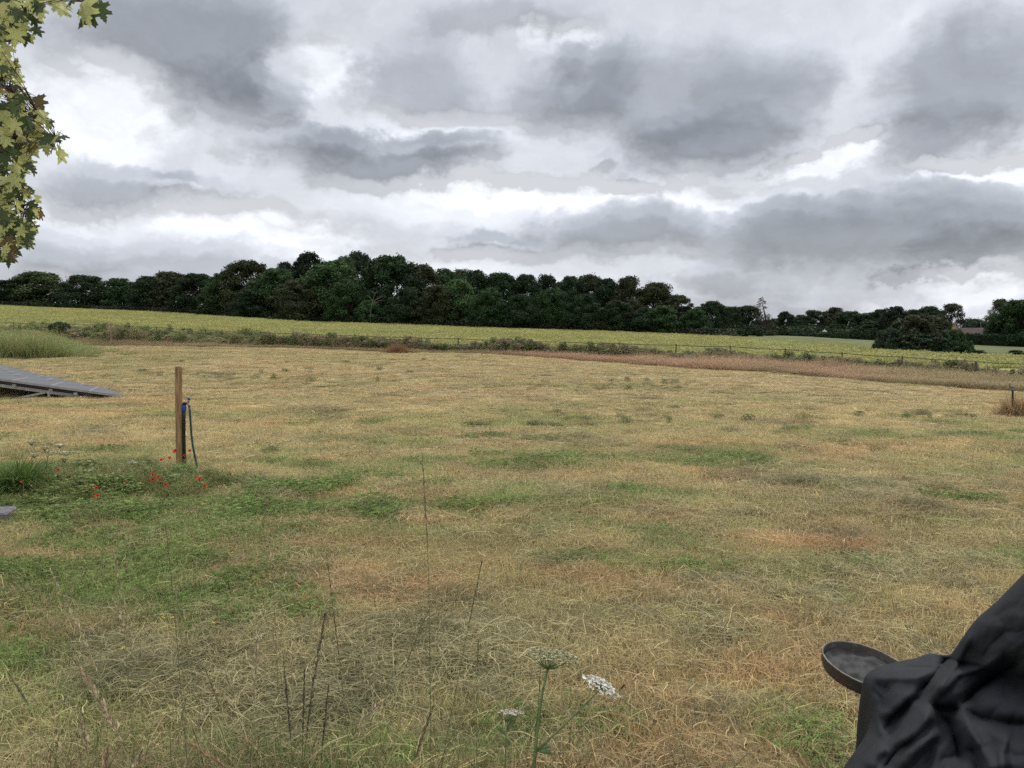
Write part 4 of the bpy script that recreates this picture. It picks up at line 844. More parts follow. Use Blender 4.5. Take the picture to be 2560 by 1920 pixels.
def umbel_plant(name, label, Y, base, stems, group=None, lf=None, seed=1, thick=.004):
    b0 = at(*base, Y); b0 = Vector((b0.x, Y, H(b0.x, Y))); r_ = empty(name, tuple(b0), label, 'wild flower', group); rg5 = np.random.default_rng(seed)
    loc = lambda x, y, d=0.: np.array(at(x, y, Y + d) - b0)
    ms = MB()
    for st_ in stems:
        pts = [np.array((0, 0, -.02)) if st_.get('root') else loc(*st_['pts'][0])] + [loc(*q) for q in st_['pts'][(0 if st_.get('root') else 1):]]
        n_ = len(pts); w = st_.get('w', thick); ms.tube(pts, [w * (1 - .45 * i / (n_ - 1)) for i in range(n_)], 7)
        if 'R' in st_:
            mr_ = MB(); mf = MB(); hub = pts[-1]; top = loc(*st_['top']); umbel(mr_, mf, hub, top, st_.get('ax', (0, -.1, 1)), st_['R'], rg5, st_.get('rays', 20), st_.get('dens', 14), st_.get('fs', .004), st_.get('dome', .2))
            f_ = mf.build('flower_head', m_umb, r_); f_.color = (*st_['col'], 1); mr_.build('rays', m_stem, f_)
    ms.build('stem', m_stem, r_, True)
    if lf:
        ml = MB()
        for (x, y, x2, y2) in lf:
            a = loc(x, y); b_ = loc(x2, y2); d = b_ - a; sd_ = np.cross(d, [0, 1, 0]); sd_ /= np.linalg.norm(sd_) + 1e-9; L_ = np.linalg.norm(d); V = []
            for t, w in ((0, .0), (.2, .10), (.5, .16), (.8, .10), (1, 0)): c_ = a + d * t + np.array([0, 0, .05 * L_ * math.sin(math.pi * t)]); V += [c_ - sd_ * w * L_ + [0, .004, 0], c_ - [0, 0, .01 * L_], c_ + sd_ * w * L_ + [0, .004, 0]]
            ml.add(V, [(i * 3 + j, i * 3 + j + 1, i * 3 + j + 4, i * 3 + j + 3) for i in range(4) for j in range(2)])
        ml.build('leaf', m_stem, r_, True)
CREAM = (.33, .30, .16); WHITE = (.75, .73, .66)
umbel_plant('hogweed', 'tall umbel plant in the middle foreground with a cream head and a tilted white head', 2.3, (1325, 2200), [
 {'root': 1, 'pts': [(1331, 1960), (1338, 1880), (1345, 1810), (1356, 1730), (1369, 1674)], 'w': .0062, 'R': .079, 'top': (1381, 1634), 'col': CREAM, 'rays': 34, 'dens': 26, 'fs': .0032, 'ax': (.14, .14, 1), 'dome': .08},
 {'pts': [(1340, 1878), (1390, 1832), (1440, 1784), (1480, 1744), (1503, 1720)], 'w': .0035, 'R': .055, 'top': (1508, 1706), 'col': WHITE, 'ax': (.5, .02, 1), 'rays': 26, 'dens': 22, 'fs': .0045, 'dome': .3},
 {'pts': [(1350, 1730), (1348, 1700), (1352, 1668)], 'w': .002}, {'pts': [(1338, 1840), (1346, 1760), (1350, 1700)], 'w': .002}], lf=[(1338, 1878, 1385, 1886), (1340, 1874, 1378, 1868)], seed=2)
umbel_plant('hogweed', 'short umbel plant with a flat pinkish white head left of the tall one', 2.35, (1262, 2160), [{'root': 1, 'pts': [(1262, 1960), (1264, 1860), (1268, 1806)], 'w': .003, 'R': .038, 'top': (1276, 1779), 'col': (.62, .52, .47), 'rays': 18, 'dens': 16, 'fs': .0035, 'ax': (.03, .25, 1), 'dome': .05}], seed=3, lf=[(1264, 1830, 1290, 1800), (1264, 1840, 1240, 1815)])
CP = []
for (x, y, w, sx_, sy_, R_) in [(165, 1129, 'a', 122, 1150, .155), (150, 1111, 'b', 123, 1128, .06), (112, 1118, 'c', 121, 1135, .045), (86, 1135, 'd', 118, 1165, .05), (79, 1104, 'e', 119, 1150, .05), (161, 1147, 'g', 121, 1165, .03)]:
    CP.append({'pts': [(sx_, sy_ + 10), ((sx_ + x) / 2, (sy_ + 10 + y + 14) / 2 + 3), (x, y + 10)], 'R': R_, 'top': (x, y), 'col': (.62, .60, .50) if w not in 'eg' else (.45, .43, .36), 'rays': 18, 'dens': 9, 'fs': .009, 'dome': .03, 'w': .003, 'ax': (0, .12, 1)})
umbel_plant('cow_parsley', 'branching cow parsley with several white flat heads at the left', 8.2, (112, 1242), [{'root': 1, 'pts': [(114, 1200), (117, 1160), (123, 1120)], 'w': .006}] + CP, seed=5, group='cow parsley plants on the left')
umbel_plant('cow_parsley', 'lone cow parsley head above the dark red poppy', 8.7, (332, 1215), [{'root': 1, 'pts': [(331, 1180), (331, 1162)], 'R': .05, 'top': (331, 1153), 'col': (.55, .52, .42), 'rays': 14, 'dens': 9, 'fs': .009, 'w': .003, 'dome': .3}], seed=6, group='cow parsley plants on the left')
umbel_plant('cow_parsley', 'small thin cow parsley between the white umbels and the lone head', 8.3, (226, 1225), [{'root': 1, 'pts': [(226, 1190), (225, 1180)], 'R': .05, 'top': (226, 1174), 'col': (.5, .5, .4), 'rays': 10, 'dens': 5, 'fs': .008, 'w': .002, 'dome': .2}], seed=7, group='cow parsley plants on the left')

# ------------------------------------------------------------------ tall grass stalks in the foreground
m_seed = foliage('seed_head', 'OBJECT', alt=(.30, .24, .15), altp=.35, trans=.25, var=.35); m_stalk = foliage('stalk_green', 'OBJECT', alt=(.2, .2, .08), altp=.0, trans=.0, var=.1)
PALE = (.62, .52, .34); PINK = (.58, .45, .29); DARK = (.13, .11, .08); REDD = (.20, .13, .07); GRNS = (.22, .24, .10)
ST = [ # tip, mid, bottom (photo), depth, head share, spread, head colour, stem colour, label
 ((1055,1128),(1072,1420),(1078,1930),2.2,.26,.008,(.30,.22,.13),(.12,.15,.06),'tallest thin grass stalk rising up the middle of the photo'),
 ((1206,1398),(1160,1620),(1100,1930),2.2,.3,.005,REDD,(.12,.15,.06),'thin grass stalk leaning right, right of the tallest one'),
 ((815,1370),(845,1620),(880,1930),2.2,.5,.004,REDD,(.15,.13,.07),'thin reddish grass stalk leaning left near the dark headed ones'),
 ((815,1528),(785,1690),(755,1930),1.9,.75,.012,DARK,(.1,.12,.05),'thick dark seed head leaning right, darkest in the foreground'),
 ((708,1640),(720,1780),(735,1930),1.9,.7,.008,DARK,(.1,.12,.05),'slim dark seed head left of the darkest one'),
 ((822,1712),(812,1800),(800,1930),1.9,.7,.008,DARK,(.1,.12,.05),'faint dark seed head right of the darkest one'),
 ((762,1665),(758,1790),(755,1930),1.9,.6,.007,DARK,(.1,.12,.05),'short dark seed head between the two slim dark ones'),
 ((642,1582),(638,1720),(628,1930),1.9,.5,.010,PALE,(.3,.28,.14),'upright straw coloured seed head in the hay'),
 ((664,1324),(682,1420),(705,1930),2.4,.17,.009,PALE,(.2,.19,.1),'pale seed head high on the edge of the clover'),
 ((124,1422),(210,1590),(330,1930),2.1,.5,.009,PALE,(.24,.24,.12),'long pale seed head leaning left over the clover'),
 ((281,1368),(300,1450),(340,1930),2.3,.26,.010,PINK,(.2,.19,.1),'short pinkish seed head above the clover'),
 ((182,1645),(255,1755),(340,1930),1.7,.75,.016,PINK,(.3,.26,.15),'thickest pinkish seed head at the lower left'),
 ((439,1462),(450,1540),(470,1930),2.2,.22,.007,(.34,.36,.2),(.2,.22,.1),'pale green seed head in the middle of the clover'),
 ((283,1498),(322,1580),(380,1930),2.1,.25,.009,PALE,(.2,.22,.1),'small bent pale seed head below the short pinkish one'),
 ((942,1602),(932,1740),(925,1930),2.0,.5,.007,PALE,(.3,.3,.16),'pale upright seed head left of the tallest stalk'),
 ((1082,1502),(1020,1640),(940,1930),2.1,.4,.006,GRNS,(.16,.2,.08),'green seed head leaning right across the dark hay hollow'),
 ((414,1312),(430,1460),(470,1930),2.3,.25,.003,REDD,(.15,.13,.07),'very thin reddish stalk over the clover'),
 ((455,1848),(520,1885),(600,1930),1.6,.8,.012,(.42,.30,.14),(.3,.26,.12),'golden drooping seed head at the bottom edge left of middle'),
 ((200,1785),(215,1840),(228,1930),1.7,.6,.011,PALE,(.3,.28,.14),'pale seed head standing below the thickest pinkish one'),
 ((358,1872),(340,1900),(318,1940),1.6,.8,.010,PALE,(.3,.28,.14),'pale seed head bending right at the bottom left'),
 ((272,1864),(262,1900),(250,1960),1.6,.8,.012,PINK,(.3,.28,.14),'pinkish seed head rising from the bottom left edge'),
 ((465,1745),(450,1810),(432,1930),1.9,.35,.006,(.36,.38,.2),(.22,.26,.12),'thin pale green seed head in the hay at the lower left'),
 ((512,1670),(560,1790),(600,1930),1.9,.4,.005,GRNS,(.2,.25,.1),'green thin stalk slanting down right in the hay'),
 ((975,1738),(890,1800),(870,1935),1.9,.6,.008,PALE,(.26,.26,.14),'pale arching seed head below the green leaning one'),
 ((1085,1760),(1060,1830),(1020,1950),1.8,.7,.007,REDD,(.24,.2,.1),'reddish seed head leaning right at the bottom middle'),
 ((20,1680),(90,1790),(180,1950),1.7,.3,.006,GRNS,(.2,.25,.1),'long green stalk slanting from the left edge'),
 ((1196,1600),(1193,1650),(1190,2100),2.2,.12,.004,GRNS,(.15,.2,.08),'blunt green stem standing left of the cream umbel'),
 ((1562,1712),(1450,1820),(1330,1965),2.2,.05,.004,REDD,(.16,.12,.06),'bare brown stem slanting right behind the white umbel'),
]
for i, (tp_, md_, bt_, Y, hs_, spd, hc, scol, lb) in enumerate(ST):
    rg6 = np.random.default_rng(100 + i); T_ = np.array(at(*tp_, Y)); M_ = np.array(at(*md_, Y)); B_ = np.array(at(*bt_, Y)); d = B_ - M_; gz = H(B_[0], Y) - .02
    k = max((B_[2] - gz) / max(-d[2], .05), 0); k = min(k, 6); G_ = np.array([B_[0] + d[0] * k * .45, Y, gz])
    ctl = [G_, B_, M_, T_]; tt = np.linspace(0, 1, 22); 
    seg = np.array([np.linalg.norm(ctl[j + 1] - ctl[j]) for j in range(3)]); cum = np.concatenate([[0], np.cumsum(seg)]); cum /= cum[-1]
    C_ = np.stack([np.interp(tt, cum, [q[j] for q in ctl]) for j in range(3)], 1)
    for _ in range(3): C_[1:-1] = (C_[:-2] + C_[1:-1] * 2 + C_[2:]) / 4
    r_ = empty('grass_stalk', tuple(G_), lb, 'grass stalk', 'tall grass stalks in the foreground'); C_ -= G_
    mb = MB(); mb.tube(C_, [.0014 - .0007 * t for t in tt], 5, rnd=.5); o = mb.build('stem', m_stalk, r_, True); o.color = (*scol, 1)
    vis = np.linalg.norm(T_ - B_); n_ = int(70 + 6500 * spd * hs_ * 1.6); P = []; Nn = []; tot_ = vis * hs_
    top_i = C_[-1]; Lcum = np.concatenate([[0], np.cumsum(np.linalg.norm(np.diff(C_, axis=0), axis=1))]); Lt = Lcum[-1]
    q = Lt - tot_ * rg6.random(n_) ** .9; P = np.stack([np.interp(q, Lcum, C_[:, j]) for j in range(3)], 1); taper = np.clip((Lt - q) / tot_ * 3, .25, 1) * np.clip((q - (Lt - tot_)) / tot_ * 4, .4, 1)
    ax = C_[-1] - C_[-6]; ax /= np.linalg.norm(ax); off_ = rg6.normal(size=(n_, 3)); off_ /= np.linalg.norm(off_, axis=1, keepdims=True); P = P + off_ * (spd * .55 * taper * rg6.random(n_))[:, None]
    U = ax + off_ * .35; U /= np.linalg.norm(U, axis=1, keepdims=True); W = np.cross(U, rg6.normal(size=(n_, 3))); W /= np.linalg.norm(W, axis=1, keepdims=True); sz = (.0052 + spd * .15) * rg6.uniform(.7, 1.2, n_)[:, None]
    V = np.stack([P - U * sz, P + W * sz * .3, P + U * sz, P - W * sz * .3], 1).reshape(-1, 3); mb = MB(); mb.add(V, np.arange(4 * n_).reshape(-1, 4), rnd=np.repeat(rg6.random(n_), 4), rnd2=np.repeat(rg6.random(n_), 4)); o = mb.build('seed_head', m_seed, r_); o.color = (*hc, 1)
# rough grass right below the lens
X = RNG.uniform(-1.6, .75, 420); Y = RNG.uniform(1.9, 2.9, 420); px, py = pix(X, Y, hbase(X, Y)); k = RNG.random(420) < np.clip(1.1 - (px - 100) / 1500, .12, 1); X, Y = X[k], Y[k]; n = len(X); v = RNG.random(n)[:, None]
fine = [tangle_mesh('fine', m_tall, tangle(26, rg, .16, (.10, .3), .0035, .7, .9, 4)) for _ in range(5)]
put('rough_grass', X, Y, fine, np.stack([RNG.uniform(.8, 1.2, n)] * 2 + [RNG.uniform(.6, 1.1, n)], 1), np.array([.11, .15, .045]) * (1 - v) + np.array([.26, .21, .11]) * v, 'longer rough grass blades along the bottom edge of the photo', 'grass')
# small yellow flowers in the clover
m_yel = simple('yellow_petal', (.75, .52, .02), .5, .2, .1, 30.); ym = MB(); 
for k in range(7): a = k * .9; ym.add([(0, 0, 0), (.009 * math.cos(a - .3), .009 * math.sin(a - .3), .003), (.012 * math.cos(a), .012 * math.sin(a), .004), (.009 * math.cos(a + .3), .009 * math.sin(a + .3), .003)], [(0, 1, 2, 3)])
ymesh = ym.mesh('petals', m_yel)
for x, y, lb in ((390, 1408, 'pale yellow flower high in the clover, beside the pinkish seed head'), (582, 1391, 'bright yellow flower at the upper right of the clover'), (408, 1560, 'yellow flower in the clover edge, left of a close pair'), (432, 1560, 'yellow flower in the clover edge, right of a close pair'), (310, 1640, 'orange yellow fallen flower on the hay'), (533, 1576, 'orange yellow flower where clover meets hay'), (1983, 1622, 'tiny yellow flower left of the metal bowl')):
    g_ = ground_at(x, y); f_ = obj('yellow_flower', ymesh, label=lb, cat='flower', group='small yellow flowers in the grass', loc=(g_[0], g_[1], g_[2] + .05)); f_.rotation_euler = (random.uniform(0, .6), 0, random.random() * 6)

# ------------------------------------------------------------------ metal bowl on a stand and black cover
m, nt = newmat('rusty_metal'); b = NB(nt); tc = b.n('ShaderNodeTexCoord').outputs['Object']; n1 = b.noise(tc, 14., 6., .65).outputs[0]; n2 = b.noise(tc, 60., 4.).outputs[0]
c = b.mix(b.mr(n1, .5, .62), (.06, .056, .048), (.11, .055, .03)); c = b.mix(b.mr(n2, .55, .72, 0, .6), c, (.18, .17, .14)); b.out(b.bsdf(c, .6, .4, n1, .5, .004, .3)); m_rust = m
m, nt = newmat('wet_sheet'); b = NB(nt); tc = b.n('ShaderNodeTexCoord').outputs['Object']; n1 = b.noise(tc, 16., 5., .6, .8).outputs[0]; n2 = b.noise(tc, 38., 5., .7).outputs[0]
c = b.mix(b.mr(n1, .62, .72, 0, .5), (.03, .029, .029), (.07, .07, .072)); b.out(b.bsdf(c, .6, .2, n1, .4, .01)); m_wet = m
Yb = 2.72; bc = at(2170, 1664, Yb); ex = (at(2056, 1634, Yb + .03) - at(2284, 1694, Yb - .03)) / 2; rb = ex.length; ex.normalize()
mid_ = at(2185, 1624, Yb + .13) - bc; nrm = ex.cross(mid_).normalized()
if nrm.z < 0: nrm = -nrm
ey = nrm.cross(ex).normalized(); MM = Matrix((ex, ey, nrm)).transposed().to_4x4(); MM.translation = bc
gb = H(bc.x + .12, bc.y); bowl = empty('metal_bowl', (bc.x + .12, bc.y, gb), 'rusty round metal bowl sticking out from under the black cover', 'metal bowl')
ML = MM.copy(); ML.translation = bc - Vector(bowl.location)
mb = MB(); mb.lathe([(rb * .80, -.052), (rb * .93, -.044), (rb * .985, -.026), (rb, -.004), (rb + .003, 0), (rb - .001, .003), (rb - .004, 0), (rb * .965, -.026), (rb * .9, -.04), (rb * .78, -.046)], ML, 64); mb.build('rim', m_rust, bowl, True)
mb = MB(); mb.lathe([(rb * .82, -.052), (rb * .5, -.075), (0, -.085)], ML, 48); mb.build('base', m_rust, bowl, True)
mb = MB(); rg7 = np.random.default_rng(9); prof = [(rb * .93 * i / 12, -.024 + .004 * math.sin(i * 1.7)) for i in range(13)][::-1]; mb.lathe(prof, ML, 64)
V = mb.V[0]; rn = np.array(MM.to_3x3() @ Vector((0, 0, 1))); mb.V[0] = V + np.outer((fbm(V[:, 0] * 22, V[:, 1] * 22, 6, 3) - .5) * .03, rn); mb.build('plastic_sheet', m_wet, bowl, True)
legs_ = MB()
for dx_, dy_ in ((.02, .05), (.14, -.02), (.12, .14)): legs_.bar((dx_ - .05, dy_, bc.z - gb - .12), (dx_ + .02, dy_, -.02), .018)
legs_.build('leg', m_rust, bowl)
lip = MB(); lip.tube([ML @ Vector((rb * 1.001 * math.cos(k * .0873), rb * 1.001 * math.sin(k * .0873), .002)) for k in range(73)], .0028, 6); lip.build('lip', simple('worn_lip_highlight', (.16, .145, .12), .5, .4, .4, 30., metal=.3), bowl, True)  # paler ring on the worn rim; the edge highlight is put into its colour

# cover: outline seen from the lens, each point at its own distance
m, nt = newmat('black_cover'); b = NB(nt); tc = b.n('ShaderNodeTexCoord').outputs['Object']; n1 = b.noise(tc, 9., 5., .55, .5).outputs[0]; n2 = b.noise(tc, 500., 2.).outputs[0]; n3 = b.noise(tc, 3., 3.).outputs[0]
c = b.mix(b.mr(n3, .35, .65), (.014, .016, .019), (.022, .024, .028)); bsum = b.math('ADD', b.math('MULTIPLY', n1, 1.), b.math('MULTIPLY', n2, .02)); b.out(b.bsdf(c, .8, .2, bsum, .25, .012)); m_cov = m
SIL = [(2900, 1150, 1.95), (2700, 1305, 1.98), (2560, 1438, 2.02), (2500, 1500, 2.08), (2440, 1552, 2.15), (2405, 1600, 2.22), (2378, 1640, 2.32), (2352, 1640, 2.42), (2325, 1634, 2.5), (2290, 1648, 2.52), (2235, 1658, 2.52), (2190, 1672, 2.5), (2162, 1692, 2.48), (2166, 1722, 2.42), (2178, 1765, 2.36), (2182, 1800, 2.32), (2172, 1835, 2.28), (2150, 1870, 2.24), (2130, 1900, 2.2), (2112, 1935, 2.16), (2085, 2000, 2.1), (2040, 2120, 2.05), (1990, 2260, 2.0)]
END = [(3000, 1500, 1.55), (2980, 1560, 1.5), (2960, 1620, 1.48), (2950, 1660, 1.46), (2940, 1700, 1.45), (2930, 1730, 1.44), (2920, 1760, 1.43), (2915, 1780, 1.43), (2910, 1800, 1.42), (2905, 1820, 1.42), (2900, 1845, 1.42), (2890, 1870, 1.42), (2880, 1900, 1.42), (2870, 1925, 1.42), (2860, 1950, 1.42), (2850, 1975, 1.42), (2840, 2000, 1.42), (2830, 2030, 1.42), (2820, 2060, 1.42), (2800, 2100, 1.42), (2780, 2170, 1.42), (2750, 2280, 1.42), (2700, 2420, 1.42)]
S_ = np.array(SIL, float); E_ = np.array(END, float); cu = np.concatenate([[0], np.cumsum(np.hypot(*np.diff(S_[:, :2], axis=0).T))]); nu_, nv_ = 300, 200
us = np.linspace(0, cu[-1], nu_); Sd = np.stack([np.interp(us, cu, S_[:, j]) for j in range(3)], 1); Ed = np.stack([np.interp(us, cu, E_[:, j]) for j in range(3)], 1)
ker = np.hanning(9)[1:-1]; ker /= ker.sum()
for j in range(3): Ed[:, j] = np.convolve(np.pad(Ed[:, j], 3, 'edge'), ker, 'valid'); Sd[:, j] = np.convolve(np.pad(Sd[:, j], 3, 'edge'), ker, 'valid')
w_ = np.linspace(0, 1, nv_)[None, :, None]; G = Sd[:, None] * (1 - w_) + Ed[:, None] * w_
PX, PY, DD = G[..., 0], G[..., 1], G[..., 2]; ww = w_[..., 0]
DD = DD - .16 * np.sqrt(np.clip(ww * 5, 0, 1)) * (1 - ww)            # belly near the outline
def zp(px, py): return 1960 + px / 3.017, 1370 + py / 3.017
def fold(pts, amp, wl, wr, taper=.2):
    """a ridge (amp>0) along a line; wl / wr its widths on the left / right side in photo pixels"""
    out_ = np.zeros_like(PX); P_ = np.array([zp(*p) for p in pts]); best = np.full_like(PX, 1e9); sgn = np.zeros_like(PX); par = np.zeros_like(PX); tl = 0; segs = [np.hypot(*(P_[i + 1] - P_[i])) for i in range(len(P_) - 1)]; TL = sum(segs)
    for i in range(len(P_) - 1):
        a, b_ = P_[i], P_[i + 1]; d = (b_ - a) / segs[i]; rx, ry = PX - a[0], PY - a[1]; t = np.clip(rx * d[0] + ry * d[1], 0, segs[i]); qx, qy = rx - t * d[0], ry - t * d[1]; dist = np.hypot(qx, qy); cr = d[0] * qy - d[1] * qx
        m_ = dist < best; best = np.where(m_, dist, best); sgn = np.where(m_, np.sign(cr), sgn); par = np.where(m_, (tl + t) / TL, par); tl += segs[i]
    wd = np.where(sgn > 0, wl, wr); x = np.clip(best / wd, 0, 3); prof = np.exp(-x * 1.25) * (1 - .12 * np.clip(x, 0, 1))
    return amp * prof * np.clip(par / taper, .15, 1) * np.clip((1 - par) / taper + .15, .15, 1)
# travelling down the line: wl = photo-left-of-travel is screen right when going down
FO = [([(1440, 560), (1400, 700), (1290, 900), (1130, 1130)], .055, 46, 9), ([(1360, 640), (1240, 830), (1100, 1010), (1000, 1110)], -.075, 14, 16),
 ([(1810, 830), (1600, 960), (1440, 1090), (1330, 1200)], -.085, 26, 26), ([(1680, 780), (1500, 900), (1300, 960), (1120, 1160)], .05, 20, 40), ([(1820, 640), (1680, 630), (1560, 740), (1480, 880)], -.025, 30, 20),
 ([(1110, 1190), (1230, 1210), (1330, 1215)], -.06, 18, 10), ([(1120, 1190), (1060, 1300), (960, 1420), (830, 1490)], .06, 14, 26), ([(1150, 1220), (1250, 1330), (1310, 1500), (1330, 1659)], -.075, 28, 30), ([(1340, 1210), (1500, 1290), (1700, 1320), (1900, 1330)], -.06, 30, 22), ([(1350, 1230), (1420, 1400), (1550, 1600), (1600, 1750)], .045, 30, 20),
 ([(600, 965), (760, 990), (980, 990), (1130, 930)], .035, 16, 30), ([(980, 1080), (900, 1160), (800, 1250), (710, 1260)], .035, 16, 18), ([(1100, 1090), (930, 1180), (820, 1300), (740, 1400)], -.05, 18, 18), ([(940, 1090), (930, 1200), (850, 1330), (770, 1480)], -.03, 14, 14), ([(700, 1010), (760, 1080), (800, 1040)], -.03, 12, 12),
 ([(680, 1250), (720, 1330), (750, 1430)], .03, 10, 10), ([(780, 1500), (700, 1560), (620, 1659)], .03, 26, 18), ([(1200, 1370), (1080, 1450), (950, 1560), (860, 1680)], .05, 20, 24), ([(1000, 1420), (900, 1500), (800, 1600), (740, 1700)], -.035, 16, 20), ([(870, 865), (900, 900), (1150, 915)], -.03, 10, 12), ([(1100, 795), (1160, 830), (1170, 900)], -.025, 10, 12), ([(1420, 1480), (1450, 1600), (1500, 1720)], -.04, 22, 22), ([(1700, 1400), (1640, 1550), (1660, 1700)], .04, 30, 30), ([(620, 930), (740, 880), (880, 870)], .02, 12, 16), ([(650, 1060), (740, 1130), (740, 1230)], -.03, 14, 12)]
fs_ = 1.3 * sum(fold(*f) for f in FO)
edge = np.clip(ww * 14, 0, 1)
DD = DD - fs_ * (.25 + .75 * edge) - ((fbm(PX * .008, PY * .008, 12, 3) - .5) * .04 + np.abs(fbm(PX * .016 + PY * .006, PY * .012, 19, 3) - .5) * .05 + np.abs(fbm(PX * .03, PY * .03, 29, 3) - .5) * .012) * edge
ker2 = np.array([1, 2, 1]) / 4
for _ in range(1): DD[1:-1] = DD[:-2] * .25 + DD[1:-1] * .5 + DD[2:] * .25; DD[:, 1:-1] = DD[:, :-2] * .25 + DD[:, 1:-1] * .5 + DD[:, 2:] * .25
a_ = (PX - CX) / F; b_ = -(PY - CY) / F; dy_ = cp + b_ * sp; dz_ = -sp + b_ * cp; WX = a_ / dy_ * DD; WZ = EYE + dz_ / dy_ * DD
front = np.stack([WX, DD, np.maximum(WZ, -.02)], 2)
back = []                                        # the far side, falling from the outline to the ground
for k in range(1, 15):
    t = k / 14; p0 = front[:, 0]; q = p0.copy(); q[:, 1] += .05 * math.sin(t * 1.57) + .22 * t; q[:, 0] += .12 * t * np.clip((p0[:, 2] - .1) * 2, 0, 1) + .01 * np.sin(us * .03 + t * 3) * t; q[:, 2] = p0[:, 2] + (-.02 - p0[:, 2]) * t ** 1.4; back.append(q)
allp = np.concatenate([np.stack(back[::-1], 1), front], 1); nr = allp.shape[1]
i = np.arange((nu_ - 1) * (nr - 1)); a = (i // (nr - 1)) * nr + i % (nr - 1); Q = np.stack([a, a + 1, a + nr + 1, a + nr], 1)
cov = obj('black_cover', npmesh('black_cover', allp.reshape(-1, 3), Q, None, None, m_cov, True), label='black waterproof cover crumpled over furniture in the lower right corner', cat='cover')
sol = cov.modifiers.new('thick', 'SOLIDIFY'); sol.thickness = .003

# ------------------------------------------------------------------ overhanging maple
m, nt = newmat('variegated_leaf'); b = NB(nt); r1 = b.n('ShaderNodeAttribute', attribute_name='rnd').outputs['Fac']; r2 = b.n('ShaderNodeAttribute', attribute_name='rnd2').outputs['Fac']; pos = b.n('ShaderNodeNewGeometry').outputs['Position']
n1 = b.noise(pos, 55., 4., .7).outputs[0]; n2 = b.noise(pos, 16., 3., .6).outputs[0]; n3 = b.noise(pos, 230., 3., .7).outputs[0]
mask = b.mr(b.math('ADD', b.math('MULTIPLY', n1, .6), b.math('ADD', b.math('MULTIPLY', n2, .3), b.math('MULTIPLY_ADD', r1, .8, -.33))), .5, .58)
gr = b.mix(n3, (.04, .065, .025), (.11, .14, .055)); cr = b.mix(b.mr(n3, .35, .7), (.64, .62, .25), (.42, .47, .16)); c = b.mix(mask, gr, cr); c = b.mix(b.mr(r2, .9, .95, 0, .5), c, (.28, .14, .07))
d = b.bsdf(c, .5, .3); t = b.n('ShaderNodeBsdfTranslucent', ins={'Color': c}).outputs[0]; b.out(b.n('ShaderNodeMixShader', ins={0: .48, 1: d, 2: t}).outputs[0]); m_maple = m
half = [(0, -.02), (.10, -.06), (.22, -.10), (.20, -.02), (.34, .0), (.47, -.04), (.44, .07), (.52, .16), (.40, .17), (.30, .22), (.24, .27), (.34, .38), (.46, .44), (.42, .50), (.44, .60), (.32, .58), (.24, .52), (.14, .46), (.13, .56), (.17, .68), (.10, .72), (.08, .84), (.03, .88), (0, 1.0)]
outl = [(x, y) for x, y in half] + [(-x, y) for x, y in half[-2:0:-1]]
def maple(mb, P, S, rg8):
    d = np.array([rg8.normal() * .55, rg8.normal() * .45, -1 + rg8.normal() * .35]); d /= np.linalg.norm(d); nrm_ = np.array([rg8.normal() * .7, -.9, .5 + rg8.normal() * .5]); nrm_ -= d * (nrm_ @ d); nrm_ /= np.linalg.norm(nrm_); sx_ = np.cross(d, nrm_)
    cu_ = rg8.uniform(-.35, .45); fo_ = rg8.uniform(.0, .5); V = [np.array([0, .12, 0.])] + [np.array([x * 1.05, y, 0]) for x, y in outl]; out_ = []
    V.append(np.array([0, .5, 0]))
    for v in V: z = -fo_ * abs(v[0]) + cu_ * v[1] ** 2 * .5 + rg8.normal() * .012; out_.append(P + S * (sx_ * v[0] + d * v[1] + nrm_ * z))
    n_ = len(outl); nh = len(half) - 1; T = []
    for i_ in range(n_):
        j_ = (i_ + 1) % n_; y_ = (outl[i_][1] + outl[j_][1]) / 2; c_ = 0 if y_ < .33 else n_ + 1; T.append((c_, 1 + i_, 1 + j_))
    # bridge between the two fans
    ia = next(k for k in range(nh) if (outl[k][1] + outl[k + 1][1]) / 2 >= .33 and outl[k][1] > .2 and k > 8); ib = n_ - ia
    T += [(0, 1 + ia, n_ + 1), (0, n_ + 1, 1 + ib % n_)]
    mb.add(out_, [], T); return P
REG = [(0, 114, 0, 60, 20), (0, 100, 30, 118, 18), (20, 60, 60, 120, 4), (-220, 0, -40, 140, 40), (0, 52, 165, 215, 10), (0, 75, 225, 300, 10), (0, 105, 285, 400, 24), (0, 95, 380, 470, 24), (0, 75, 470, 510, 8), (0, 98, 500, 590, 20), (0, 92, 560, 625, 14), (0, 36, 620, 665, 8), (-220, 0, 150, 690, 110), (0, 30, 120, 200, 4), (60, 110, 255, 330, 6), (-450, -200, -200, 650, 60), (-200, 300, -260, -50, 50)]
EXTRA = [(150, 14, 3.7, .115), (140, 8, 3.8, .1), (205, 20, 3.6, .13), (228, 24, 3.6, .125), (246, 22, 3.65, .09), (190, -5, 3.7, .1), (223, -12, 3.7, .1), (148, 345, 3.7, .085), (160, 350, 3.65, .06), (140, 365, 3.7, .1), (132, 350, 3.75, .1), (152, 385, 3.7, .09), (112, 312, 3.7, .06), (124, 310, 3.7, .055), (96, 288, 3.75, .06), (60, 268, 3.75, .06), (110, 355, 3.8, .1), (105, 540, 3.7, .06)]
rg8 = np.random.default_rng(21); ml = MB(); tips = []
for x0, x1, y0, y1, n_ in REG:
    for _ in range(int(n_ * 2.1)):
        x, y = rg8.uniform(x0, x1), rg8.uniform(y0, y1); Y = rg8.uniform(3.5, 4.3); S = rg8.uniform(.042, .085); P = np.array(at(x - 8, y - 22, Y)); maple(ml, P, S, rg8); tips.append(P)
for x, y, Y, S in EXTRA: P = np.array(at(x, y - 12, Y)); maple(ml, P, S, rg8); tips.append(P)
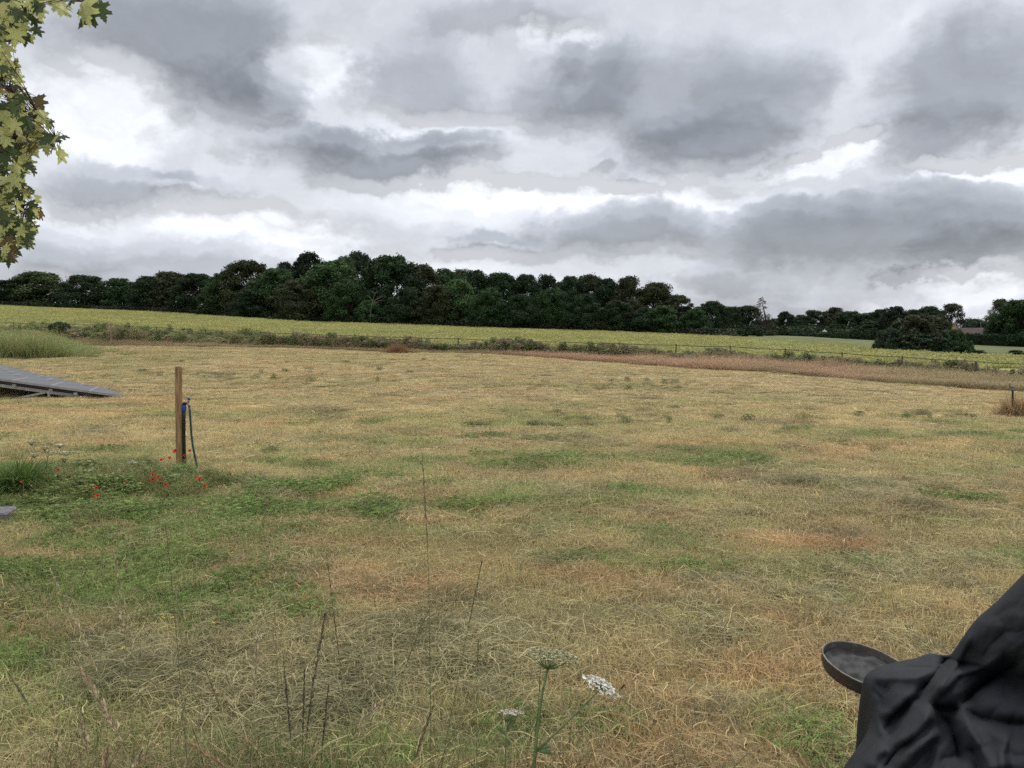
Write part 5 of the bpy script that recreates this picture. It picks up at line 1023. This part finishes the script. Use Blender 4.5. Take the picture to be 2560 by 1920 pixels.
tg = (-5.6, 4.6, H(-5.6, 4.6)); mt = empty('maple_tree', tg, 'variegated cream and green maple branches hanging into the top left corner', 'tree')
o_ = np.array(tg); tb = MB(); tb.tube([np.array((0, 0, -.1)), np.array((.02, 0, 1.5)), np.array((.0, .05, 3.2)), np.array((.1, .0, 4.6))], [.16, .13, .10, .06], 12); tb.build('trunk', m_bark, mt, True)
m_twig = simple('maple_twig', (.075, .04, .03), .7, .2, .3, 30.); bmb = MB()
TW = [[(-700, -100), (-300, -30), (0, 18), (70, 30)], [(-700, -160), (-200, -110), (120, -60), (215, -30), (222, 5)], [(-700, 150), (-300, 330), (0, 362), (60, 362), (105, 352), (140, 345)], [(-700, 100), (-200, 190), (-20, 200), (10, 215), (25, 225)], [(-700, 300), (-200, 460), (0, 462), (40, 470)], [(-700, 420), (-200, 540), (20, 530), (60, 525)], [(-700, 470), (-200, 620), (0, 630), (20, 625)], [(20, 362), (60, 300), (100, 288)], [(0, 18), (20, 60), (45, 90)]]
for tw in TW:
    pts = [np.array(at(x, y, 4.4 if x < -400 else 3.9)) - o_ for x, y in tw]
    if tw[0][0] == -700: pts[0] = np.array((.0, .0, max(1.2, pts[0][2] - .5)))
    bmb.tube(pts, [.016 * .6 ** i + .002 for i in range(len(pts))], 6)
base_pts = []
for tw in TW:
    for k in range(len(tw) - 1):
        for t_ in np.linspace(0, 1, 8): base_pts.append(np.array(at(*(np.array(tw[k]) * (1 - t_) + np.array(tw[k + 1]) * t_), 3.9)))
base_pts = np.array(base_pts)
for P in tips[::1]:
    d = np.linalg.norm(base_pts - P, axis=1); q = base_pts[int(d.argmin())]
    if d.min() < .8: bmb.tube([q - o_, (q + P) / 2 - o_ + [0, 0, .02], P - o_], [.0022, .0016, .0013], 4)
bmb.build('branch', m_twig, mt, True); ml.V = [v - o_ for v in ml.V]; ml.build('foliage', m_maple, mt)

# ------------------------------------------------------------------ sky, sun
W = bpy.data.worlds.new('World'); SC.world = W; W.use_nodes = True; nt = W.node_tree
for n in list(nt.nodes): nt.nodes.remove(n)
b = NB(nt); SUN_EL, SUN_AZ = R(52), R(25)
gen = b.n('ShaderNodeTexCoord').outputs['Generated']; dirn = b.vmath('NORMALIZE', gen)
grp = bpy.data.node_groups.new('cloud_density', 'ShaderNodeTree'); grp.interface.new_socket('Dir', in_out='INPUT', socket_type='NodeSocketVector'); grp.interface.new_socket('Density', in_out='OUTPUT', socket_type='NodeSocketFloat'); grp.interface.new_socket('Fine', in_out='OUTPUT', socket_type='NodeSocketFloat')
g = NB(grp); gi = g.n('NodeGroupInput'); go = g.n('NodeGroupOutput'); sx = g.n('ShaderNodeSeparateXYZ', ins={0: gi.outputs[0]})
az = g.math('ARCTAN2', sx.outputs[0], sx.outputs[1]); el = g.math('ARCSINE', g.math('MAXIMUM', sx.outputs[2], -.99)); ae = g.n('ShaderNodeCombineXYZ', ins={0: az, 1: el}).outputs[0]
zc = g.math('ADD', g.math('MAXIMUM', sx.outputs[2], 0.), .16); cl = g.n('ShaderNodeCombineXYZ', ins={0: g.math('DIVIDE', sx.outputs[0], zc), 1: g.math('DIVIDE', sx.outputs[1], zc), 2: 3.7}).outputs[0]
wn = g.n('ShaderNodeTexNoise', ins={'Vector': g.vmath('MULTIPLY', ae, (1, 1.5, 1)), 'Scale': 7., 'Detail': 5., 'Roughness': .58}); wv = g.vmath('MULTIPLY', g.vmath('SUBTRACT', wn.outputs['Color'], (.5, .5, .5)), (.22, .09, 0))
wn2 = g.n('ShaderNodeTexNoise', ins={'Vector': g.vmath('MULTIPLY', ae, (1, 1.3, 1)), 'Scale': 34., 'Detail': 5., 'Roughness': .6}); wv2 = g.vmath('MULTIPLY', g.vmath('SUBTRACT', wn2.outputs['Color'], (.5, .5, .5)), (.05, .03, 0))
aew = g.vmath('ADD', g.vmath('ADD', ae, wv), wv2)
CL = [(480, 60, 330, 150, .62), (620, 190, 150, 100, .35), (720, 255, 90, 35, .3), (950, 375, 270, 62, .62), (1170, 355, 130, 30, .3), (780, 330, 200, 40, .3), (1640, 190, 330, 120, .42), (1760, 310, 230, 75, .6), (1500, 160, 130, 80, .3), (1950, 200, 150, 100, .3), (2430, 150, 260, 150, .5), (2330, 320, 150, 90, .45), (2150, 560, 480, 95, .62), (1560, 560, 210, 62, .5), (2480, 600, 220, 60, .4), (1230, 605, 120, 32, .45), (1350, 620, 70, 25, .3), (300, 440, 270, 55, .42), (550, 445, 130, 28, .3), (430, 650, 420, 40, .25), (1050, 170, 150, 110, .32), (1250, 30, 220, 50, .3), (2310, 660, 130, 22, .5), (1590, 430, 60, 28, .35), (1520, 385, 45, 20, .3), (1960, 375, 60, 20, .3), (1900, 740, 500, 30, .22), (1800, 680, 160, 35, .3), (200, 600, 200, 40, .22), (1300, 250, 250, 60, .25),
 (660, 545, 180, 36, -.34), (520, 560, 110, 25, -.2), (760, 590, 130, 28, -.25), (1120, 490, 330, 50, -.2), (240, 260, 200, 110, -.38), (830, 120, 110, 70, -.3), (700, 130, 60, 60, -.25), (2480, 420, 240, 35, -.5), (2230, 745, 280, 32, -.2), (2000, 690, 420, 45, .16), (2420, 770, 250, 25, .15), (1150, 290, 160, 50, -.3), (1480, 460, 420, 30, -.38), (2300, 30, 160, 50, -.1), (2080, 380, 160, 30, -.35), (2480, 690, 130, 30, -.25), (980, 660, 300, 30, -.15), (200, 530, 250, 30, -.15), (1400, 100, 60, 40, -.2), (1900, 480, 250, 25, -.25)]
acc = None
for cx_, cy_, rx, ry, w in CL:
    p = at(cx_, cy_, 1.) - Vector((0, 0, EYE)); p.normalize(); A_, E2 = math.atan2(p.x, p.y), math.asin(p.z); q = at(cx_ + rx, cy_, 1.) - Vector((0, 0, EYE)); RA = abs(math.atan2(q.x, q.y) - A_); q = (at(cx_, cy_ - ry, 1.) - Vector((0, 0, EYE))).normalized(); RE = abs(math.asin(q.z) - E2)
    L_ = g.vmath('LENGTH', g.vmath('MULTIPLY', g.vmath('SUBTRACT', aew, (A_, E2, 0)), (1 / RA, 1 / RE, 0)))
    v = g.mr(L_, 1.35, .45, 0., w); acc = v if acc is None else g.math('ADD', acc, v)
bn = g.n('ShaderNodeTexNoise', ins={'Vector': cl, 'Scale': .9, 'Detail': 7., 'Roughness': .56, 'Distortion': .3}).outputs[0]; bn2 = g.n('ShaderNodeTexNoise', ins={'Vector': aew, 'Scale': 22., 'Detail': 5., 'Roughness': .6}).outputs[0]
den = g.math('ADD', g.math('MULTIPLY_ADD', bn, .55, .0), g.math('MULTIPLY_ADD', bn2, .30, -.08)); den = g.math('ADD', den, acc)
grp.links.new(den, go.inputs[0]); grp.links.new(bn2, go.inputs[1])
d1 = b.n('ShaderNodeGroup', node_tree=grp); nt.links.new(dirn, d1.inputs[0]); d2 = b.n('ShaderNodeGroup', node_tree=grp); nt.links.new(b.vmath('NORMALIZE', b.vmath('ADD', dirn, (.004, 0, .016))), d2.inputs[0])
den = d1.outputs[0]; relief = b.math('SUBTRACT', den, d2.outputs[0])
lum = b.n('ShaderNodeValToRGB', ins={0: b.math('MULTIPLY_ADD', den, .80, .07)}); cr_ = lum.color_ramp; cr_.interpolation = 'B_SPLINE'
pts = [(0., (.76, .785, .82)), (.22, (.66, .685, .73)), (.36, (.54, .56, .605)), (.52, (.41, .43, .475)), (.70, (.32, .34, .375)), (1., (.20, .215, .245))]
cr_.elements[0].position = pts[0][0]; cr_.elements[0].color = (*pts[0][1], 1); cr_.elements[1].position = 1.; cr_.elements[1].color = (*pts[-1][1], 1)
for p_, c_ in pts[1:-1]: e_ = cr_.elements.new(p_); e_.color = (*c_, 1)
lit = b.math('MULTIPLY_ADD', relief, 1.15, 1., ); lit = b.math('MINIMUM', b.math('MAXIMUM', lit, .7), 1.32)
colr = b.vmath('SCALE', lum.outputs[0]); colr.node.inputs['Scale'].default_value = 1.; nt.links.new(lit, colr.node.inputs['Scale'])
elz = b.n('ShaderNodeSeparateXYZ', ins={0: dirn}).outputs[2]; up = b.mr(elz, .42, .95, 1., 2.3)
c2 = b.vmath('SCALE', colr); nt.links.new(b.math('MULTIPLY', up, 10.), c2.node.inputs['Scale'])
sky = b.n('ShaderNodeTexSky', sky_type='NISHITA', sun_disc=False, sun_elevation=SUN_EL, sun_rotation=SUN_AZ)
cover = b.mix(.965, sky.outputs[0], c2); bg = b.n('ShaderNodeBackground', ins={'Color': cover, 'Strength': .1}); wo = b.n('ShaderNodeOutputWorld'); nt.links.new(bg.outputs[0], wo.inputs[0])
W.cycles.sampling_method = 'NONE'
sd = bpy.data.lights.new('sun', 'SUN'); sd.energy = 1.4; sd.angle = R(14); sd.color = (1, .95, .87); so_ = bpy.data.objects.new('sun', sd); COL.objects.link(so_)
sdir = Vector((math.sin(SUN_AZ) * math.cos(SUN_EL), math.cos(SUN_AZ) * math.cos(SUN_EL), math.sin(SUN_EL))); so_.rotation_euler = sdir.to_track_quat('Z', 'Y').to_euler()
SC.view_settings.view_transform = 'Standard'; SC.view_settings.look = 'None'; SC.view_settings.exposure = .36; SC.view_settings.gamma = 1
SC.render.engine = 'CYCLES'; SC.cycles.max_bounces = 5; SC.cycles.diffuse_bounces = 3; SC.cycles.glossy_bounces = 2; SC.cycles.transmission_bounces = 3; SC.cycles.use_denoising = False
